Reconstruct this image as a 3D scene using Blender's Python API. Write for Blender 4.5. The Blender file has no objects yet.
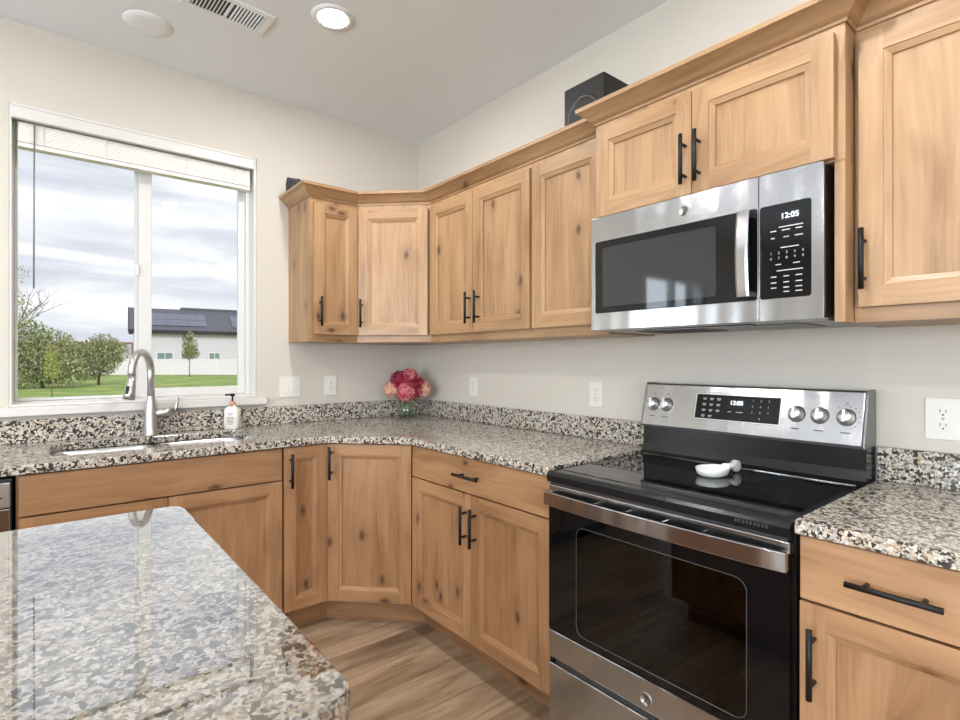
import bpy, bmesh, math, random
from mathutils import Vector, Matrix, Euler
from mathutils.geometry import tessellate_polygon
R = random.Random(7)
PI = math.pi
SC = bpy.context.scene
COL = SC.collection

# ------------------------------------------------------------------ camera, world, exposure
cd = bpy.data.cameras.new('camera'); cam = bpy.data.objects.new('camera', cd); COL.objects.link(cam)
cam.location = (-1.971, -3.058, 1.278)
cam.rotation_euler = (PI/2, 0, math.radians(-39.4))
cd.sensor_width = 36; cd.lens = 531.5/960*36; cd.clip_start = 0.02; cd.clip_end = 500
SC.camera = cam
SC.view_settings.view_transform = 'Standard'; SC.view_settings.look = 'None'
SC.view_settings.gamma = 1; SC.view_settings.use_curve_mapping = False
SC.view_settings.exposure = 0.0
SC.cycles.max_bounces = 10; SC.cycles.diffuse_bounces = 6; SC.cycles.glossy_bounces = 6
SC.cycles.transparent_max_bounces = 12; SC.cycles.sample_clamp_indirect = 6
SC.cycles.caustics_reflective = False; SC.cycles.caustics_refractive = False
SC.cycles.use_denoising = True
LAMP = 370.0       # strength of the ceiling lamps
SKY = 1.22
def fill_lamp(name, loc, rot, sx, sy, power, col=(.80, .90, 1)):  # area lamp added outside an opening to brighten the room
    l = bpy.data.lights.new(name, 'AREA'); l.shape = 'RECTANGLE'; l.size = sx; l.size_y = sy; l.energy = power; l.color = col
    o = bpy.data.objects.new(name, l); COL.objects.link(o); o.location = loc; o.rotation_euler = rot; return o
fill_lamp('added_fill_back', (-4.45, -7.45, 1.4), (PI/2, 0, 0), 3.8, 2.0, 190)  # added fill from behind the camera, lifts walls and ceiling
fill_lamp('added_fill_patio', (-4.15, .25, 1.15), (-PI/2, 0, 0), 1.15, 2.1, 80)  # added fill outside the patio door
fill_lamp('added_fill_side', (-6.85, -3.4, 1.4), (PI/2, 0, -PI/2), 3.6, 1.8, 230)  # added fill aimed at the range wall
sun = bpy.data.lights.new('hazy_sun', 'SUN'); sun.energy = 1.8; sun.angle = math.radians(25); sun.color = (1, .98, .95)
so_ = bpy.data.objects.new('hazy_sun', sun); COL.objects.link(so_); so_.rotation_euler = (math.radians(52), 0, math.radians(-12))

def nd(nt, t, loc=None, **kw):
    n = nt.nodes.new(t)
    for k, v in kw.items():
        if k in n.inputs.keys(): n.inputs[k].default_value = v
        else: setattr(n, k, v)
    return n
def lk(nt, a, b): nt.links.new(a, b)

w = bpy.data.worlds.new('world'); SC.world = w; w.use_nodes = True
nt = w.node_tree; nt.nodes.clear()
out = nd(nt, 'ShaderNodeOutputWorld'); bg = nd(nt, 'ShaderNodeBackground'); tc = nd(nt, 'ShaderNodeTexCoord')
mp = nd(nt, 'ShaderNodeMapping'); mp.inputs['Scale'].default_value = (1.0, 1.0, 6.0); mp.inputs['Location'].default_value = (0.35, 0.1, 0.3)
nz = nd(nt, 'ShaderNodeTexNoise'); nz.inputs['Scale'].default_value = 2.7; nz.inputs['Detail'].default_value = 6; nz.inputs['Roughness'].default_value = .5; nz.inputs['Distortion'].default_value = .35
cr = nd(nt, 'ShaderNodeValToRGB'); e = cr.color_ramp.elements
e[0].position = .32; e[0].color = (.50, .53, .63, 1); e[1].position = .58; e[1].color = (.93, .93, .94, 1)
m_ = e.new(.44); m_.color = (.66, .68, .75, 1)
lk(nt, tc.outputs['Generated'], mp.inputs['Vector']); lk(nt, mp.outputs[0], nz.inputs['Vector']); lk(nt, nz.outputs['Fac'], cr.inputs[0])
lk(nt, cr.outputs[0], bg.inputs['Color']); bg.inputs['Strength'].default_value = SKY; lk(nt, bg.outputs[0], out.inputs[0])

# ------------------------------------------------------------------ materials
def mat(name, col=(.8,.8,.8), rough=.5, metal=0., coat=0., coat_ior=1.5, emis=None, estr=0., spec=.5, **k):
    m = bpy.data.materials.new(name); m.use_nodes = True
    b = m.node_tree.nodes['Principled BSDF']
    b.inputs['Base Color'].default_value = (*col, 1); b.inputs['Roughness'].default_value = rough; b.inputs['Metallic'].default_value = metal
    b.inputs['Coat Weight'].default_value = coat; b.inputs['Coat IOR'].default_value = coat_ior; b.inputs['Coat Roughness'].default_value = .02
    b.inputs['Specular IOR Level'].default_value = spec
    if emis: b.inputs['Emission Color'].default_value = (*emis, 1); b.inputs['Emission Strength'].default_value = estr
    return m
def pb(m): return m.node_tree.nodes['Principled BSDF']
def ramp(nt, stops, interp='LINEAR'):
    r = nd(nt, 'ShaderNodeValToRGB'); r.color_ramp.interpolation = interp
    el = r.color_ramp.elements
    while len(el) > 1: el.remove(el[-1])
    el[0].position = stops[0][0]; el[0].color = (*stops[0][1], 1)
    for p, c in stops[1:]:
        q = el.new(p); q.color = (*c, 1)
    return r
def mixc(nt, fac, a, b, mode='MIX'):
    n = nd(nt, 'ShaderNodeMix'); n.data_type = 'RGBA'; n.blend_type = mode; n.clamp_factor = True
    for s, v in ((0, fac), (6, a), (7, b)):
        if isinstance(v, (int, float)): n.inputs[s].default_value = v
        elif isinstance(v, tuple): n.inputs[s].default_value = (*v, 1)
        else: lk(nt, v, n.inputs[s])
    return n.outputs[2]
def math_(nt, op, a, b=None, c=None):
    n = nd(nt, 'ShaderNodeMath'); n.operation = op
    for i, v in enumerate((a, b, c)):
        if v is None: continue
        if isinstance(v, (int, float)): n.inputs[i].default_value = v
        else: lk(nt, v, n.inputs[i])
    return n.outputs[0]
def bump(m, h, strength, dist=.001):
    nt = m.node_tree; b = nd(nt, 'ShaderNodeBump'); b.inputs['Strength'].default_value = strength; b.inputs['Distance'].default_value = dist
    lk(nt, h, b.inputs['Height']); lk(nt, b.outputs[0], pb(m).inputs['Normal'])

def wood(name, horizontal=0, tint=(1, 1, 1), knots=.48):
    m = mat(name, rough=.38); nt = m.node_tree; T = tint
    c = lambda r, g, b: (r*T[0], g*T[1], b*T[2])
    tc = nd(nt, 'ShaderNodeTexCoord'); oi = nd(nt, 'ShaderNodeObjectInfo'); sp = nd(nt, 'ShaderNodeSeparateXYZ'); lk(nt, tc.outputs['Object'], sp.inputs[0])
    x, y, z = sp.outputs
    rnd = math_(nt, 'MULTIPLY', oi.outputs['Random'], 37.0)
    if horizontal: u = math_(nt, 'ADD', z, y); v = x
    else: u = math_(nt, 'ADD', x, y); v = z
    if horizontal == 2: u = z; v = math_(nt, 'SUBTRACT', x, y)
    u = math_(nt, 'ADD', u, rnd); v = math_(nt, 'ADD', v, math_(nt, 'MULTIPLY', rnd, 1.7))
    def vec(a, b, su, sv):
        n = nd(nt, 'ShaderNodeCombineXYZ'); lk(nt, math_(nt, 'MULTIPLY', a, su), n.inputs[0]); lk(nt, math_(nt, 'MULTIPLY', b, sv), n.inputs[1]); return n.outputs[0]
    # knots
    vo = nd(nt, 'ShaderNodeTexVoronoi'); vo.inputs['Scale'].default_value = 1; 
    kw = nd(nt, 'ShaderNodeTexNoise'); kw.inputs['Scale'].default_value = 1; kw.inputs['Detail'].default_value = 3; lk(nt, vec(u, v, 38, 24), kw.inputs['Vector'])
    ka = nd(nt, 'ShaderNodeVectorMath'); ka.operation = 'MULTIPLY_ADD'; lk(nt, kw.outputs['Color'], ka.inputs[0]); ka.inputs[1].default_value = (.11, .11, 0); lk(nt, vec(u, v, 6.2, 3.4), ka.inputs[2]); lk(nt, ka.outputs[0], vo.inputs['Vector'])
    vo.voronoi_dimensions = '2D'
    vc = nd(nt, 'ShaderNodeSeparateColor'); lk(nt, vo.outputs['Color'], vc.inputs[0])
    gate = math_(nt, 'GREATER_THAN', vc.outputs[0], knots)
    kn = nd(nt, 'ShaderNodeMapRange'); kn.inputs['From Min'].default_value = .02; kn.inputs['From Max'].default_value = .105; kn.inputs['To Min'].default_value = 1; kn.inputs['To Max'].default_value = 0
    lk(nt, vo.outputs['Distance'], kn.inputs['Value'])
    knot = math_(nt, 'MULTIPLY', kn.outputs[0], gate)
    hl = nd(nt, 'ShaderNodeMapRange'); hl.inputs['From Max'].default_value = .42; hl.inputs['To Min'].default_value = 1; hl.inputs['To Max'].default_value = 0
    lk(nt, vo.outputs['Distance'], hl.inputs['Value'])
    halo = math_(nt, 'MULTIPLY', math_(nt, 'POWER', hl.outputs[0], 2.0), gate)
    # warped grain
    wn = nd(nt, 'ShaderNodeTexNoise'); wn.inputs['Scale'].default_value = 1; wn.inputs['Detail'].default_value = 2; lk(nt, vec(u, v, 5, 1.1), wn.inputs['Vector'])
    warp = math_(nt, 'ADD', math_(nt, 'MULTIPLY', wn.outputs['Fac'], .12), math_(nt, 'MULTIPLY', halo, .035))
    u2 = math_(nt, 'ADD', u, warp)
    g1 = nd(nt, 'ShaderNodeTexNoise'); g1.inputs['Scale'].default_value = 1; g1.inputs['Detail'].default_value = 5; g1.inputs['Roughness'].default_value = .6; lk(nt, vec(u2, v, 75, 2.6), g1.inputs['Vector'])
    g2 = nd(nt, 'ShaderNodeTexNoise'); g2.inputs['Scale'].default_value = 1; g2.inputs['Detail'].default_value = 3; lk(nt, vec(u2, v, 13, 1.5), g2.inputs['Vector'])
    r1 = ramp(nt, [(.3, c(.36, .215, .115)), (.5, c(.55, .355, .20)), (.7, c(.68, .47, .285))]); lk(nt, math_(nt, 'ADD', math_(nt, 'MULTIPLY', g1.outputs['Fac'], .45), math_(nt, 'MULTIPLY', g2.outputs['Fac'], .55)), r1.inputs[0])
    # dark mineral streaks and blotches
    st = nd(nt, 'ShaderNodeTexNoise'); st.inputs['Scale'].default_value = 1; st.inputs['Detail'].default_value = 4; lk(nt, vec(u2, v, 16, 2.6), st.inputs['Vector'])
    sr = nd(nt, 'ShaderNodeMapRange'); sr.inputs['From Min'].default_value = .55; sr.inputs['From Max'].default_value = .72; lk(nt, st.outputs['Fac'], sr.inputs['Value'])
    col = mixc(nt, math_(nt, 'MULTIPLY', sr.outputs[0], .55), r1.outputs[0], c(.30, .15, .065))
    col = mixc(nt, math_(nt, 'MULTIPLY', halo, .7), col, c(.30, .165, .085))
    col = mixc(nt, math_(nt, 'MULTIPLY', knot, .9), col, (.07, .032, .015))
    tone = mixc(nt, .9, col, mixc(nt, oi.outputs['Random'], (.9, .88, .85), (1.08, 1.08, 1.08)), 'MULTIPLY')
    lk(nt, tone, pb(m).inputs['Base Color']); bump(m, g1.outputs['Fac'], .12, .0006)
    return m
TU = (.71, .655, .59)
WR = wood('knotty_alder_molding', 2, TU)
WV = wood('knotty_alder_upright', 0, TU); WH = wood('knotty_alder_sideways', 1, TU)
TL = (.70, .60, .535)
LV = wood('knotty_alder_warm_upright', False, TL); LH = wood('knotty_alder_warm_sideways', True, TL)

def granite(name='polished_granite', ior=2.9, crough=.02, coat=1., dim=1.):
    m = mat(name, rough=.10, coat=coat, coat_ior=ior, spec=.5); nt = m.node_tree; pb(m).inputs['Coat Roughness'].default_value = crough
    ge = nd(nt, 'ShaderNodeNewGeometry')
    def vor(s, rnd=1.):
        n = nd(nt, 'ShaderNodeTexVoronoi'); n.inputs['Scale'].default_value = s
        wn = nd(nt, 'ShaderNodeTexNoise'); wn.inputs['Scale'].default_value = s*.8; wn.inputs['Detail'].default_value = 1
        a = nd(nt, 'ShaderNodeVectorMath'); a.operation = 'MULTIPLY_ADD'; lk(nt, wn.outputs['Color'], a.inputs[0]); a.inputs[1].default_value = (.9/s,)*3; lk(nt, ge.outputs['Position'], a.inputs[2])
        lk(nt, ge.outputs['Position'], wn.inputs['Vector']); lk(nt, a.outputs[0], n.inputs['Vector'])
        s_ = nd(nt, 'ShaderNodeSeparateColor'); lk(nt, n.outputs['Color'], s_.inputs[0]); return s_.outputs
    a = vor(125); b = vor(230)
    cl = nd(nt, 'ShaderNodeTexNoise'); cl.inputs['Scale'].default_value = 48; cl.inputs['Detail'].default_value = 3; lk(nt, ge.outputs['Position'], cl.inputs['Vector'])
    big = nd(nt, 'ShaderNodeTexNoise'); big.inputs['Scale'].default_value = 9; lk(nt, ge.outputs['Position'], big.inputs['Vector'])
    base = ramp(nt, [(0, (.74, .72, .68)), (.36, (.56, .53, .49)), (.56, (.40, .37, .34)), (.68, (.50, .37, .25)), (.86, (.15, .14, .13))], 'CONSTANT'); lk(nt, a[0], base.inputs[0])
    f2 = ramp(nt, [(0, (.76, .74, .70)), (.45, (.46, .44, .41)), (.76, (.13, .125, .12))], 'CONSTANT'); lk(nt, b[1], f2.inputs[0])
    c1 = mixc(nt, .4, base.outputs[0], f2.outputs[0])
    dk = math_(nt, 'GREATER_THAN', math_(nt, 'ADD', a[1], math_(nt, 'MULTIPLY', cl.outputs['Fac'], 1.6)), 1.535)
    dk2 = math_(nt, 'GREATER_THAN', b[2], .88)
    c2 = mixc(nt, math_(nt, 'MULTIPLY', dk, .95), c1, (.022, .021, .021)); c3 = mixc(nt, math_(nt, 'MULTIPLY', dk2, .8), c2, (.06, .05, .045))
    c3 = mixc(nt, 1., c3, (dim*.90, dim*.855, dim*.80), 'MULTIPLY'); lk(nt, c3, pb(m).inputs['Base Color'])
    return m
GR = granite('polished_granite', 1.5, coat=0)
GI = granite('island_darkened_granite', 2.9, .015, 1., .50)  # counter stone again, colour darkened to imitate dimmer light on the island
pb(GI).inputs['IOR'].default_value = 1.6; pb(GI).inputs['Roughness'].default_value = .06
GS = granite('granite_splash', 1.5, .1, 0)

def painted(name, col, sc=220, st=.12):
    m = mat(name, col, .75, spec=.25); nt = m.node_tree
    n = nd(nt, 'ShaderNodeTexNoise'); n.inputs['Scale'].default_value = sc; n.inputs['Detail'].default_value = 2
    tc = nd(nt, 'ShaderNodeTexCoord'); lk(nt, tc.outputs['Object'], n.inputs['Vector']); bump(m, n.outputs['Fac'], st, .002); return m
M_WALL = painted('greige_wall_paint', (.61, .565, .50))
M_CEIL = painted('white_ceiling_paint', (.79, .825, .87), 140, .25)
M_WHITE = mat('white_vinyl', (.66, .65, .63), .4)
M_TRIM = mat('white_trim_paint', (.68, .655, .62), .4)
M_BLIND = mat('cream_blind_slats', (.86, .83, .77), .45)
M_PLATE = mat('white_plastic_plate', (.74, .71, .66), .35)
M_SLOT = mat('dark_slot', (.03, .03, .03), .5)
M_BLACK = mat('black_iron', (.008, .007, .007), .42, spec=.3)
M_BLKPL = mat('black_enamel', (.010, .010, .011), .2, spec=.35)
M_BGLASS = mat('black_glass', (.004, .004, .005), .03, spec=.4)
M_DKGREY = mat('dark_grey_metal', (.10, .10, .10), .35, .7)
M_SPK = mat('matte_black_speaker', (.016, .014, .013), .55, spec=.3)
M_CONE = mat('speaker_cone', (.012, .012, .012), .35)
M_WMARK = mat('pale_print', (.5, .5, .5), .5)
M_GMARK = mat('grey_print', (.10, .10, .10), .5)
M_LED = mat('lit_display_digits', (.9, .95, 1), .5, emis=(.9, .97, 1), estr=1.6)
M_CERAMIC = mat('white_ceramic', (.80, .79, .76), .2, coat=.6)
M_LAMP = mat('lit_lamp_diffuser', (1, 1, 1), .5, emis=(1., .995, .98), estr=LAMP)
M_RED = mat('dark_button', (.05, .02, .02), .4)
def steel(name, col, rough, horiz=True, an=.0):
    m = mat(name, col, rough, 1.); nt = m.node_tree
    tc = nd(nt, 'ShaderNodeTexCoord'); mp = nd(nt, 'ShaderNodeMapping'); mp.inputs['Scale'].default_value = (1.5, 60, 500) if horiz else (500, 60, 1.5)
    n = nd(nt, 'ShaderNodeTexNoise'); n.inputs['Scale'].default_value = 1; n.inputs['Detail'].default_value = 3
    lk(nt, tc.outputs['Object'], mp.inputs['Vector']); lk(nt, mp.outputs[0], n.inputs['Vector'])
    r = nd(nt, 'ShaderNodeMapRange'); r.inputs['To Min'].default_value = rough*.8; r.inputs['To Max'].default_value = rough*1.25; lk(nt, n.outputs['Fac'], r.inputs['Value']); lk(nt, r.outputs[0], pb(m).inputs['Roughness'])
    wv = nd(nt, 'ShaderNodeTexNoise'); wv.inputs['Scale'].default_value = 9 ; wv.inputs['Detail'].default_value = 1
    m2 = nd(nt, 'ShaderNodeMapping'); m2.inputs['Scale'].default_value = (1, .3, .12); lk(nt, tc.outputs['Object'], m2.inputs['Vector']); lk(nt, m2.outputs[0], wv.inputs['Vector'])
    bump(m, math_(nt, 'ADD', math_(nt, 'MULTIPLY', n.outputs['Fac'], .008), wv.outputs['Fac']), .6, .012); return m
M_STEEL = steel('brushed_stainless', (.43, .43, .435), .19)
M_STEELV = steel('brushed_stainless_upright', (.52, .52, .52), .18, False)
M_CHROME = mat('polished_metal', (.80, .79, .77), .12, 1.)
M_NICKEL = mat('brushed_nickel', (.54, .52, .50), .32, 1.)
M_KNOB = mat('satin_light_metal', (.86, .85, .83), .34, .9)
M_FIX = mat('white_ceiling_fixture', (.80, .82, .84), .5)
M_SINK = mat('satin_sink_steel', (.70, .70, .70), .25, 1.)

def glassy(name, tint, fres=1.45, rough=0., extra=0.):
    m = bpy.data.materials.new(name); m.use_nodes = True; nt = m.node_tree; nt.nodes.clear()
    o = nd(nt, 'ShaderNodeOutputMaterial'); t = nd(nt, 'ShaderNodeBsdfTransparent'); t.inputs[0].default_value = (*tint, 1)
    g = nd(nt, 'ShaderNodeBsdfGlossy'); g.inputs['Roughness'].default_value = rough
    f = nd(nt, 'ShaderNodeFresnel'); ge = nd(nt, 'ShaderNodeNewGeometry'); bf = math_(nt, 'MULTIPLY_ADD', ge.outputs['Backfacing'], 1/fres-fres, fres); lk(nt, bf, f.inputs[0]); mx = nd(nt, 'ShaderNodeMixShader')
    lk(nt, f.outputs[0], mx.inputs[0]); lk(nt, t.outputs[0], mx.inputs[1]); lk(nt, g.outputs[0], mx.inputs[2]); lk(nt, mx.outputs[0], o.inputs[0]); return m
M_PANE = glassy('window_glass', (.98, .99, .99), 1.25)
M_VASE = glassy('clear_vase_glass', (.93, .96, .95), 1.5)
M_OVENGL = glassy('smoked_oven_glass', (.28, .28, .28), 1.6)

def floor_mat():
    m = mat('oak_plank_floor', rough=.38); nt = m.node_tree
    tc = nd(nt, 'ShaderNodeTexCoord'); br = nd(nt, 'ShaderNodeTexBrick'); br.offset = .37; br.inputs['Scale'].default_value = 1
    br.inputs['Brick Width'].default_value = 1.22; br.inputs['Row Height'].default_value = .18; br.inputs['Mortar Size'].default_value = .0013; br.inputs['Mortar Smooth'].default_value = .2
    br.inputs['Color1'].default_value = (0, 0, 0, 1); br.inputs['Color2'].default_value = (1, 1, 1, 1); br.inputs['Mortar'].default_value = (.5, .5, .5, 1)
    lk(nt, tc.outputs['Object'], br.inputs['Vector'])
    sc = nd(nt, 'ShaderNodeSeparateColor'); lk(nt, br.outputs['Color'], sc.inputs[0])
    sp = nd(nt, 'ShaderNodeSeparateXYZ'); lk(nt, tc.outputs['Object'], sp.inputs[0])
    cb = nd(nt, 'ShaderNodeCombineXYZ'); off = math_(nt, 'MULTIPLY', sc.outputs[0], 9.)
    lk(nt, math_(nt, 'ADD', math_(nt, 'MULTIPLY', sp.outputs[0], 1.6), off), cb.inputs[0]); lk(nt, math_(nt, 'MULTIPLY', sp.outputs[1], 11), cb.inputs[1]); lk(nt, off, cb.inputs[2])
    n = nd(nt, 'ShaderNodeTexNoise'); n.inputs['Scale'].default_value = 1; n.inputs['Detail'].default_value = 7; n.inputs['Roughness'].default_value = .62; n.inputs['Distortion'].default_value = 1.1; lk(nt, cb.outputs[0], n.inputs['Vector'])
    r = ramp(nt, [(.25, (.15, .10, .062)), (.42, (.31, .22, .145)), (.55, (.46, .34, .235)), (.75, (.60, .47, .35))]); lk(nt, n.outputs['Fac'], r.inputs[0])
    t = mixc(nt, sc.outputs[0], (.68, .64, .59), (.98, .94, .89)); c = mixc(nt, 1., r.outputs[0], t, 'MULTIPLY')
    c = mixc(nt, math_(nt, 'MULTIPLY', br.outputs['Fac'], .75), c, (.10, .065, .04)); lk(nt, c, pb(m).inputs['Base Color']); bump(m, n.outputs['Fac'], .1, .001); return m
M_FLOOR = floor_mat()

# ------------------------------------------------------------------ mesh helpers
class MB:
    def __init__(s): s.v = []; s.f = []; s.m = []; s.sm = []
    def add(s, vs, fs, mi=0, smooth=False):
        b = len(s.v); s.v += [tuple(x) for x in vs]
        for f in fs: s.f.append([b+i for i in f]); s.m.append(mi); s.sm.append(smooth)
        return s
    def box(s, x0, x1, y0, y1, z0, z1, mi=0, M=None):
        x0, x1 = min(x0, x1), max(x0, x1); y0, y1 = min(y0, y1), max(y0, y1); z0, z1 = min(z0, z1), max(z0, z1)
        vs = [Vector(p) for p in ((x0,y0,z0),(x1,y0,z0),(x1,y1,z0),(x0,y1,z0),(x0,y0,z1),(x1,y0,z1),(x1,y1,z1),(x0,y1,z1))]
        if M: vs = [M @ p for p in vs]
        return s.add(vs, [(0,3,2,1),(4,5,6,7),(0,1,5,4),(1,2,6,5),(2,3,7,6),(3,0,4,7)], mi)
    def prism(s, poly, z0, z1, mi=0, axis='z', smooth=False):
        # poly: ccw list of 2d points; axis z -> (x,y), y -> (x,z) along y, x -> (y,z) along x
        n = len(poly)
        def P(p, h): return {'z': (p[0], p[1], h), 'y': (p[0], h, p[1]), 'x': (h, p[0], p[1])}[axis]
        vs = [P(p, z0) for p in poly] + [P(p, z1) for p in poly]
        s.add(vs, [tuple(range(n-1, -1, -1)), tuple(range(n, 2*n))], mi)
        b = len(s.v)-2*n
        for i in range(n):
            j = (i+1) % n; s.f.append([b+i, b+j, b+n+j, b+n+i]); s.m.append(mi); s.sm.append(smooth)
        return s
    def tube(s, pts, rad, n=12, mi=0, caps=True, smooth=True):
        pts = [Vector(p) for p in pts]; rad = rad if isinstance(rad, (list, tuple)) else [rad]*len(pts)
        t0 = (pts[1]-pts[0]).normalized(); a = t0.orthogonal().normalized(); vs = []; 
        for i, p in enumerate(pts):
            t = (pts[min(i+1, len(pts)-1)]-pts[max(i-1, 0)]).normalized()
            a = (a - t*a.dot(t)).normalized(); b = t.cross(a)
            for k in range(n):
                q = 2*PI*k/n; vs.append(p+(a*math.cos(q)+b*math.sin(q))*rad[i])
        fs = [(i*n+k, i*n+(k+1) % n, (i+1)*n+(k+1) % n, (i+1)*n+k) for i in range(len(pts)-1) for k in range(n)]
        s.add(vs, fs, mi, smooth)
        if caps:
            b0 = len(s.v)-len(vs); s.f.append([b0+k for k in range(n-1, -1, -1)]); s.m.append(mi); s.sm.append(False)
            s.f.append([b0+(len(pts)-1)*n+k for k in range(n)]); s.m.append(mi); s.sm.append(False)
        return s
    def lathe(s, prof, n=32, c=(0, 0, 0), mi=0, axis='z', smooth=True):
        vs = []
        for r, h in prof:
            for k in range(n):
                q = 2*PI*k/n; a, b = r*math.cos(q), r*math.sin(q)
                p = {'z': (a, b, h), 'y': (a, h, b), 'x': (h, a, b)}[axis]; vs.append((c[0]+p[0], c[1]+p[1], c[2]+p[2]))
        return s.add(vs, [(i*n+k, i*n+(k+1) % n, (i+1)*n+(k+1) % n, (i+1)*n+k) for i in range(len(prof)-1) for k in range(n)], mi, smooth)
    def build(s, name, mats, parent=None, loc=(0, 0, 0), rot=(0, 0, 0), bevel=0, fix=True, seg=2):
        me = bpy.data.meshes.new(name); me.from_pydata(s.v, [], s.f)
        if not isinstance(mats, (list, tuple)): mats = [mats]
        for m in mats: me.materials.append(m)
        for p, mi, sm in zip(me.polygons, s.m, s.sm): p.material_index = mi; p.use_smooth = sm
        if fix:
            bm = bmesh.new(); bm.from_mesh(me); bmesh.ops.recalc_face_normals(bm, faces=bm.faces); bm.to_mesh(me); bm.free()
        me.update()
        o = bpy.data.objects.new(name, me); COL.objects.link(o); o.location = loc; o.rotation_euler = rot
        if parent: o.parent = parent
        if bevel:
            b = o.modifiers.new('bevel', 'BEVEL'); b.width = bevel; b.segments = seg; b.limit_method = 'ANGLE'; b.angle_limit = math.radians(40); b.harden_normals = False
        return o
def rrect(x0, x1, y0, y1, r, n=6):
    P = []
    for cx, cy, a in ((x1-r, y0+r, -90), (x1-r, y1-r, 0), (x0+r, y1-r, 90), (x0+r, y0+r, 180)):
        for k in range(n+1): q = math.radians(a+90*k/n); P.append((cx+r*math.cos(q), cy+r*math.sin(q)))
    return P
def tag(o, label=None, cat=None, group=None, kind=None):
    if label: o['label'] = label
    if cat: o['category'] = cat
    if group: o['group'] = group
    if kind: o['kind'] = kind
    return o
def empty(name, loc, rz=0, label=None, cat=None, group=None, kind=None):
    o = bpy.data.objects.new(name, None); COL.objects.link(o); o.location = loc; o.rotation_euler = (0, 0, rz); o.empty_display_size = .1
    return tag(o, label, cat, group, kind)
def text(name, s, size, mtl, parent, loc, rot=(PI/2, 0, 0), ext=.0003, align='CENTER', sx=1):
    c = bpy.data.curves.new(name, 'FONT'); c.body = s; c.size = size; c.extrude = ext; c.align_x = align; c.align_y = 'CENTER'
    o = bpy.data.objects.new(name, c); COL.objects.link(o)
    dg = bpy.context.evaluated_depsgraph_get(); me = bpy.data.meshes.new_from_object(o.evaluated_get(dg))
    bpy.data.objects.remove(o); me.materials.clear(); me.materials.append(mtl)
    q = bpy.data.objects.new(name, me); COL.objects.link(q); q.location = loc; q.rotation_euler = rot; q.scale = (sx, 1, 1); q.parent = parent
    return q

# ------------------------------------------------------------------ room shell
XL, YF, H, T = -6.6, -7.2, 2.745, .16
def struct(name, mb, m, **k): return tag(mb.build(name, m, **k), kind='structure')
def wall_with_holes(axis, a0, a1, z0, z1, holes, n0, n1):
    mb = MB(); holes = sorted(holes); cur = a0
    def bx(p, q, s, t):
        if q-p < 1e-4 or t-s < 1e-4: return
        if axis == 'x': mb.box(p, q, n0, n1, s, t)
        else: mb.box(n0, n1, p, q, s, t)
    for h0, h1, s, t in holes:
        bx(cur, h0, z0, z1); bx(h0, h1, z0, s); bx(h0, h1, t, z1); cur = h1
    bx(cur, a1, z0, z1); return mb
W1 = (-2.086, -1.06, 1.073, 2.39)
D1 = (-4.75, -3.55, 0.0, 2.18)
W2 = (-6.35, -2.55, .40, 2.40)
W3 = (-5.2, -1.6, .50, 2.30)
struct('floor', MB().box(XL-T, T, YF-T, T, -.1, 0), M_FLOOR)
struct('ceiling', MB().box(XL-T, T, YF-T, T, H, H+.12), M_CEIL)
struct('wall_left', wall_with_holes('x', XL-T, T, 0, H, [W1, D1], 0, T), M_WALL)
struct('wall_right', MB().box(0, T, YF, 0, 0, H), M_WALL)
struct('wall_back', wall_with_holes('x', XL-T, T, 0, H, [W2], YF-T, YF), M_WALL)
struct('wall_front', wall_with_holes('y', YF, 0, 0, H, [W3], XL-T, XL), M_WALL)
struct('baseboard_front', MB().box(XL, XL+.014, YF, 0, 0, .09), M_TRIM)
struct('baseboard_back', MB().box(XL+.014, 0, YF, YF+.014, 0, .09), M_TRIM)
struct('baseboard_right', MB().box(-.014, 0, YF+.014, -3.52, 0, .09), M_TRIM)

def ring(mb, x0, x1, z0, z1, t, y0, y1, mi=0, tb=None, tt=None):
    tb = tb or t; tt = tt or t
    mb.box(x0, x0+t, y0, y1, z0, z1, mi); mb.box(x1-t, x1, y0, y1, z0, z1, mi)
    mb.box(x0+t, x1-t, y0, y1, z0, z0+tb, mi); mb.box(x0+t, x1-t, y0, y1, z1-tt, z1, mi)
# window 1 : slider with centre meeting stile
wn = empty('window_1', (0, 0, 0)); wn['kind'] = 'structure'
x0, x1, z0, z1 = W1
def ring4(x0, x1, z0, z1, y0, y1, l, r, b, t):
    return MB().box(x0, x0+l, y0, y1, z0, z1).box(x1-r, x1, y0, y1, z0, z1).box(x0+l, x1-r, y0, y1, z0, z0+b).box(x0+l, x1-r, y0, y1, z1-t, z1)
ring4(x0+.001, x1-.001, z0+.001, z1-.001, .001, .084, .008, .012, .010, .012).build('jamb', M_TRIM, wn, bevel=.001)
ring4(x0+.002, x1-.002, z0+.002, z1-.002, .085, .155, .010, .030, .014, .028).build('window_frame', M_WHITE, wn, bevel=.002)
def sash(x0, x1, z0, z1, y0, y1, l, r, b, t):
    s = ring4(x0, x1, z0, z1, y0, y1, l, r, b, t).build('sash', M_WHITE, wn, bevel=.003)
    MB().box(x0+l-.004, x1-r+.004, (y0+y1)/2-.002, (y0+y1)/2+.002, z0+b-.004, z1-t+.004).build('pane', M_PANE, s); return s
sash(x0+.013, -1.592, z0+.017, z1-.031, .128, .152, .012, .022, .014, .014)
sash(-1.600, x1-.033, z0+.017, z1-.031, .098, .125, .056, .036, .044, .030)
MB().box(-1.612, -1.600, .090, .104, 1.70, 1.755).box(-1.607, -1.598, .086, .098, 1.715, 1.74).build('window_latch', M_WHITE, wn, bevel=.002)
struct('trim_1', MB().box(-2.16, -1.012, -.032, .0, 1.034, 1.071).box(x0+.001, x1-.001, -.001, .095, 1.055, 1.072), M_TRIM, bevel=.003)
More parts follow.
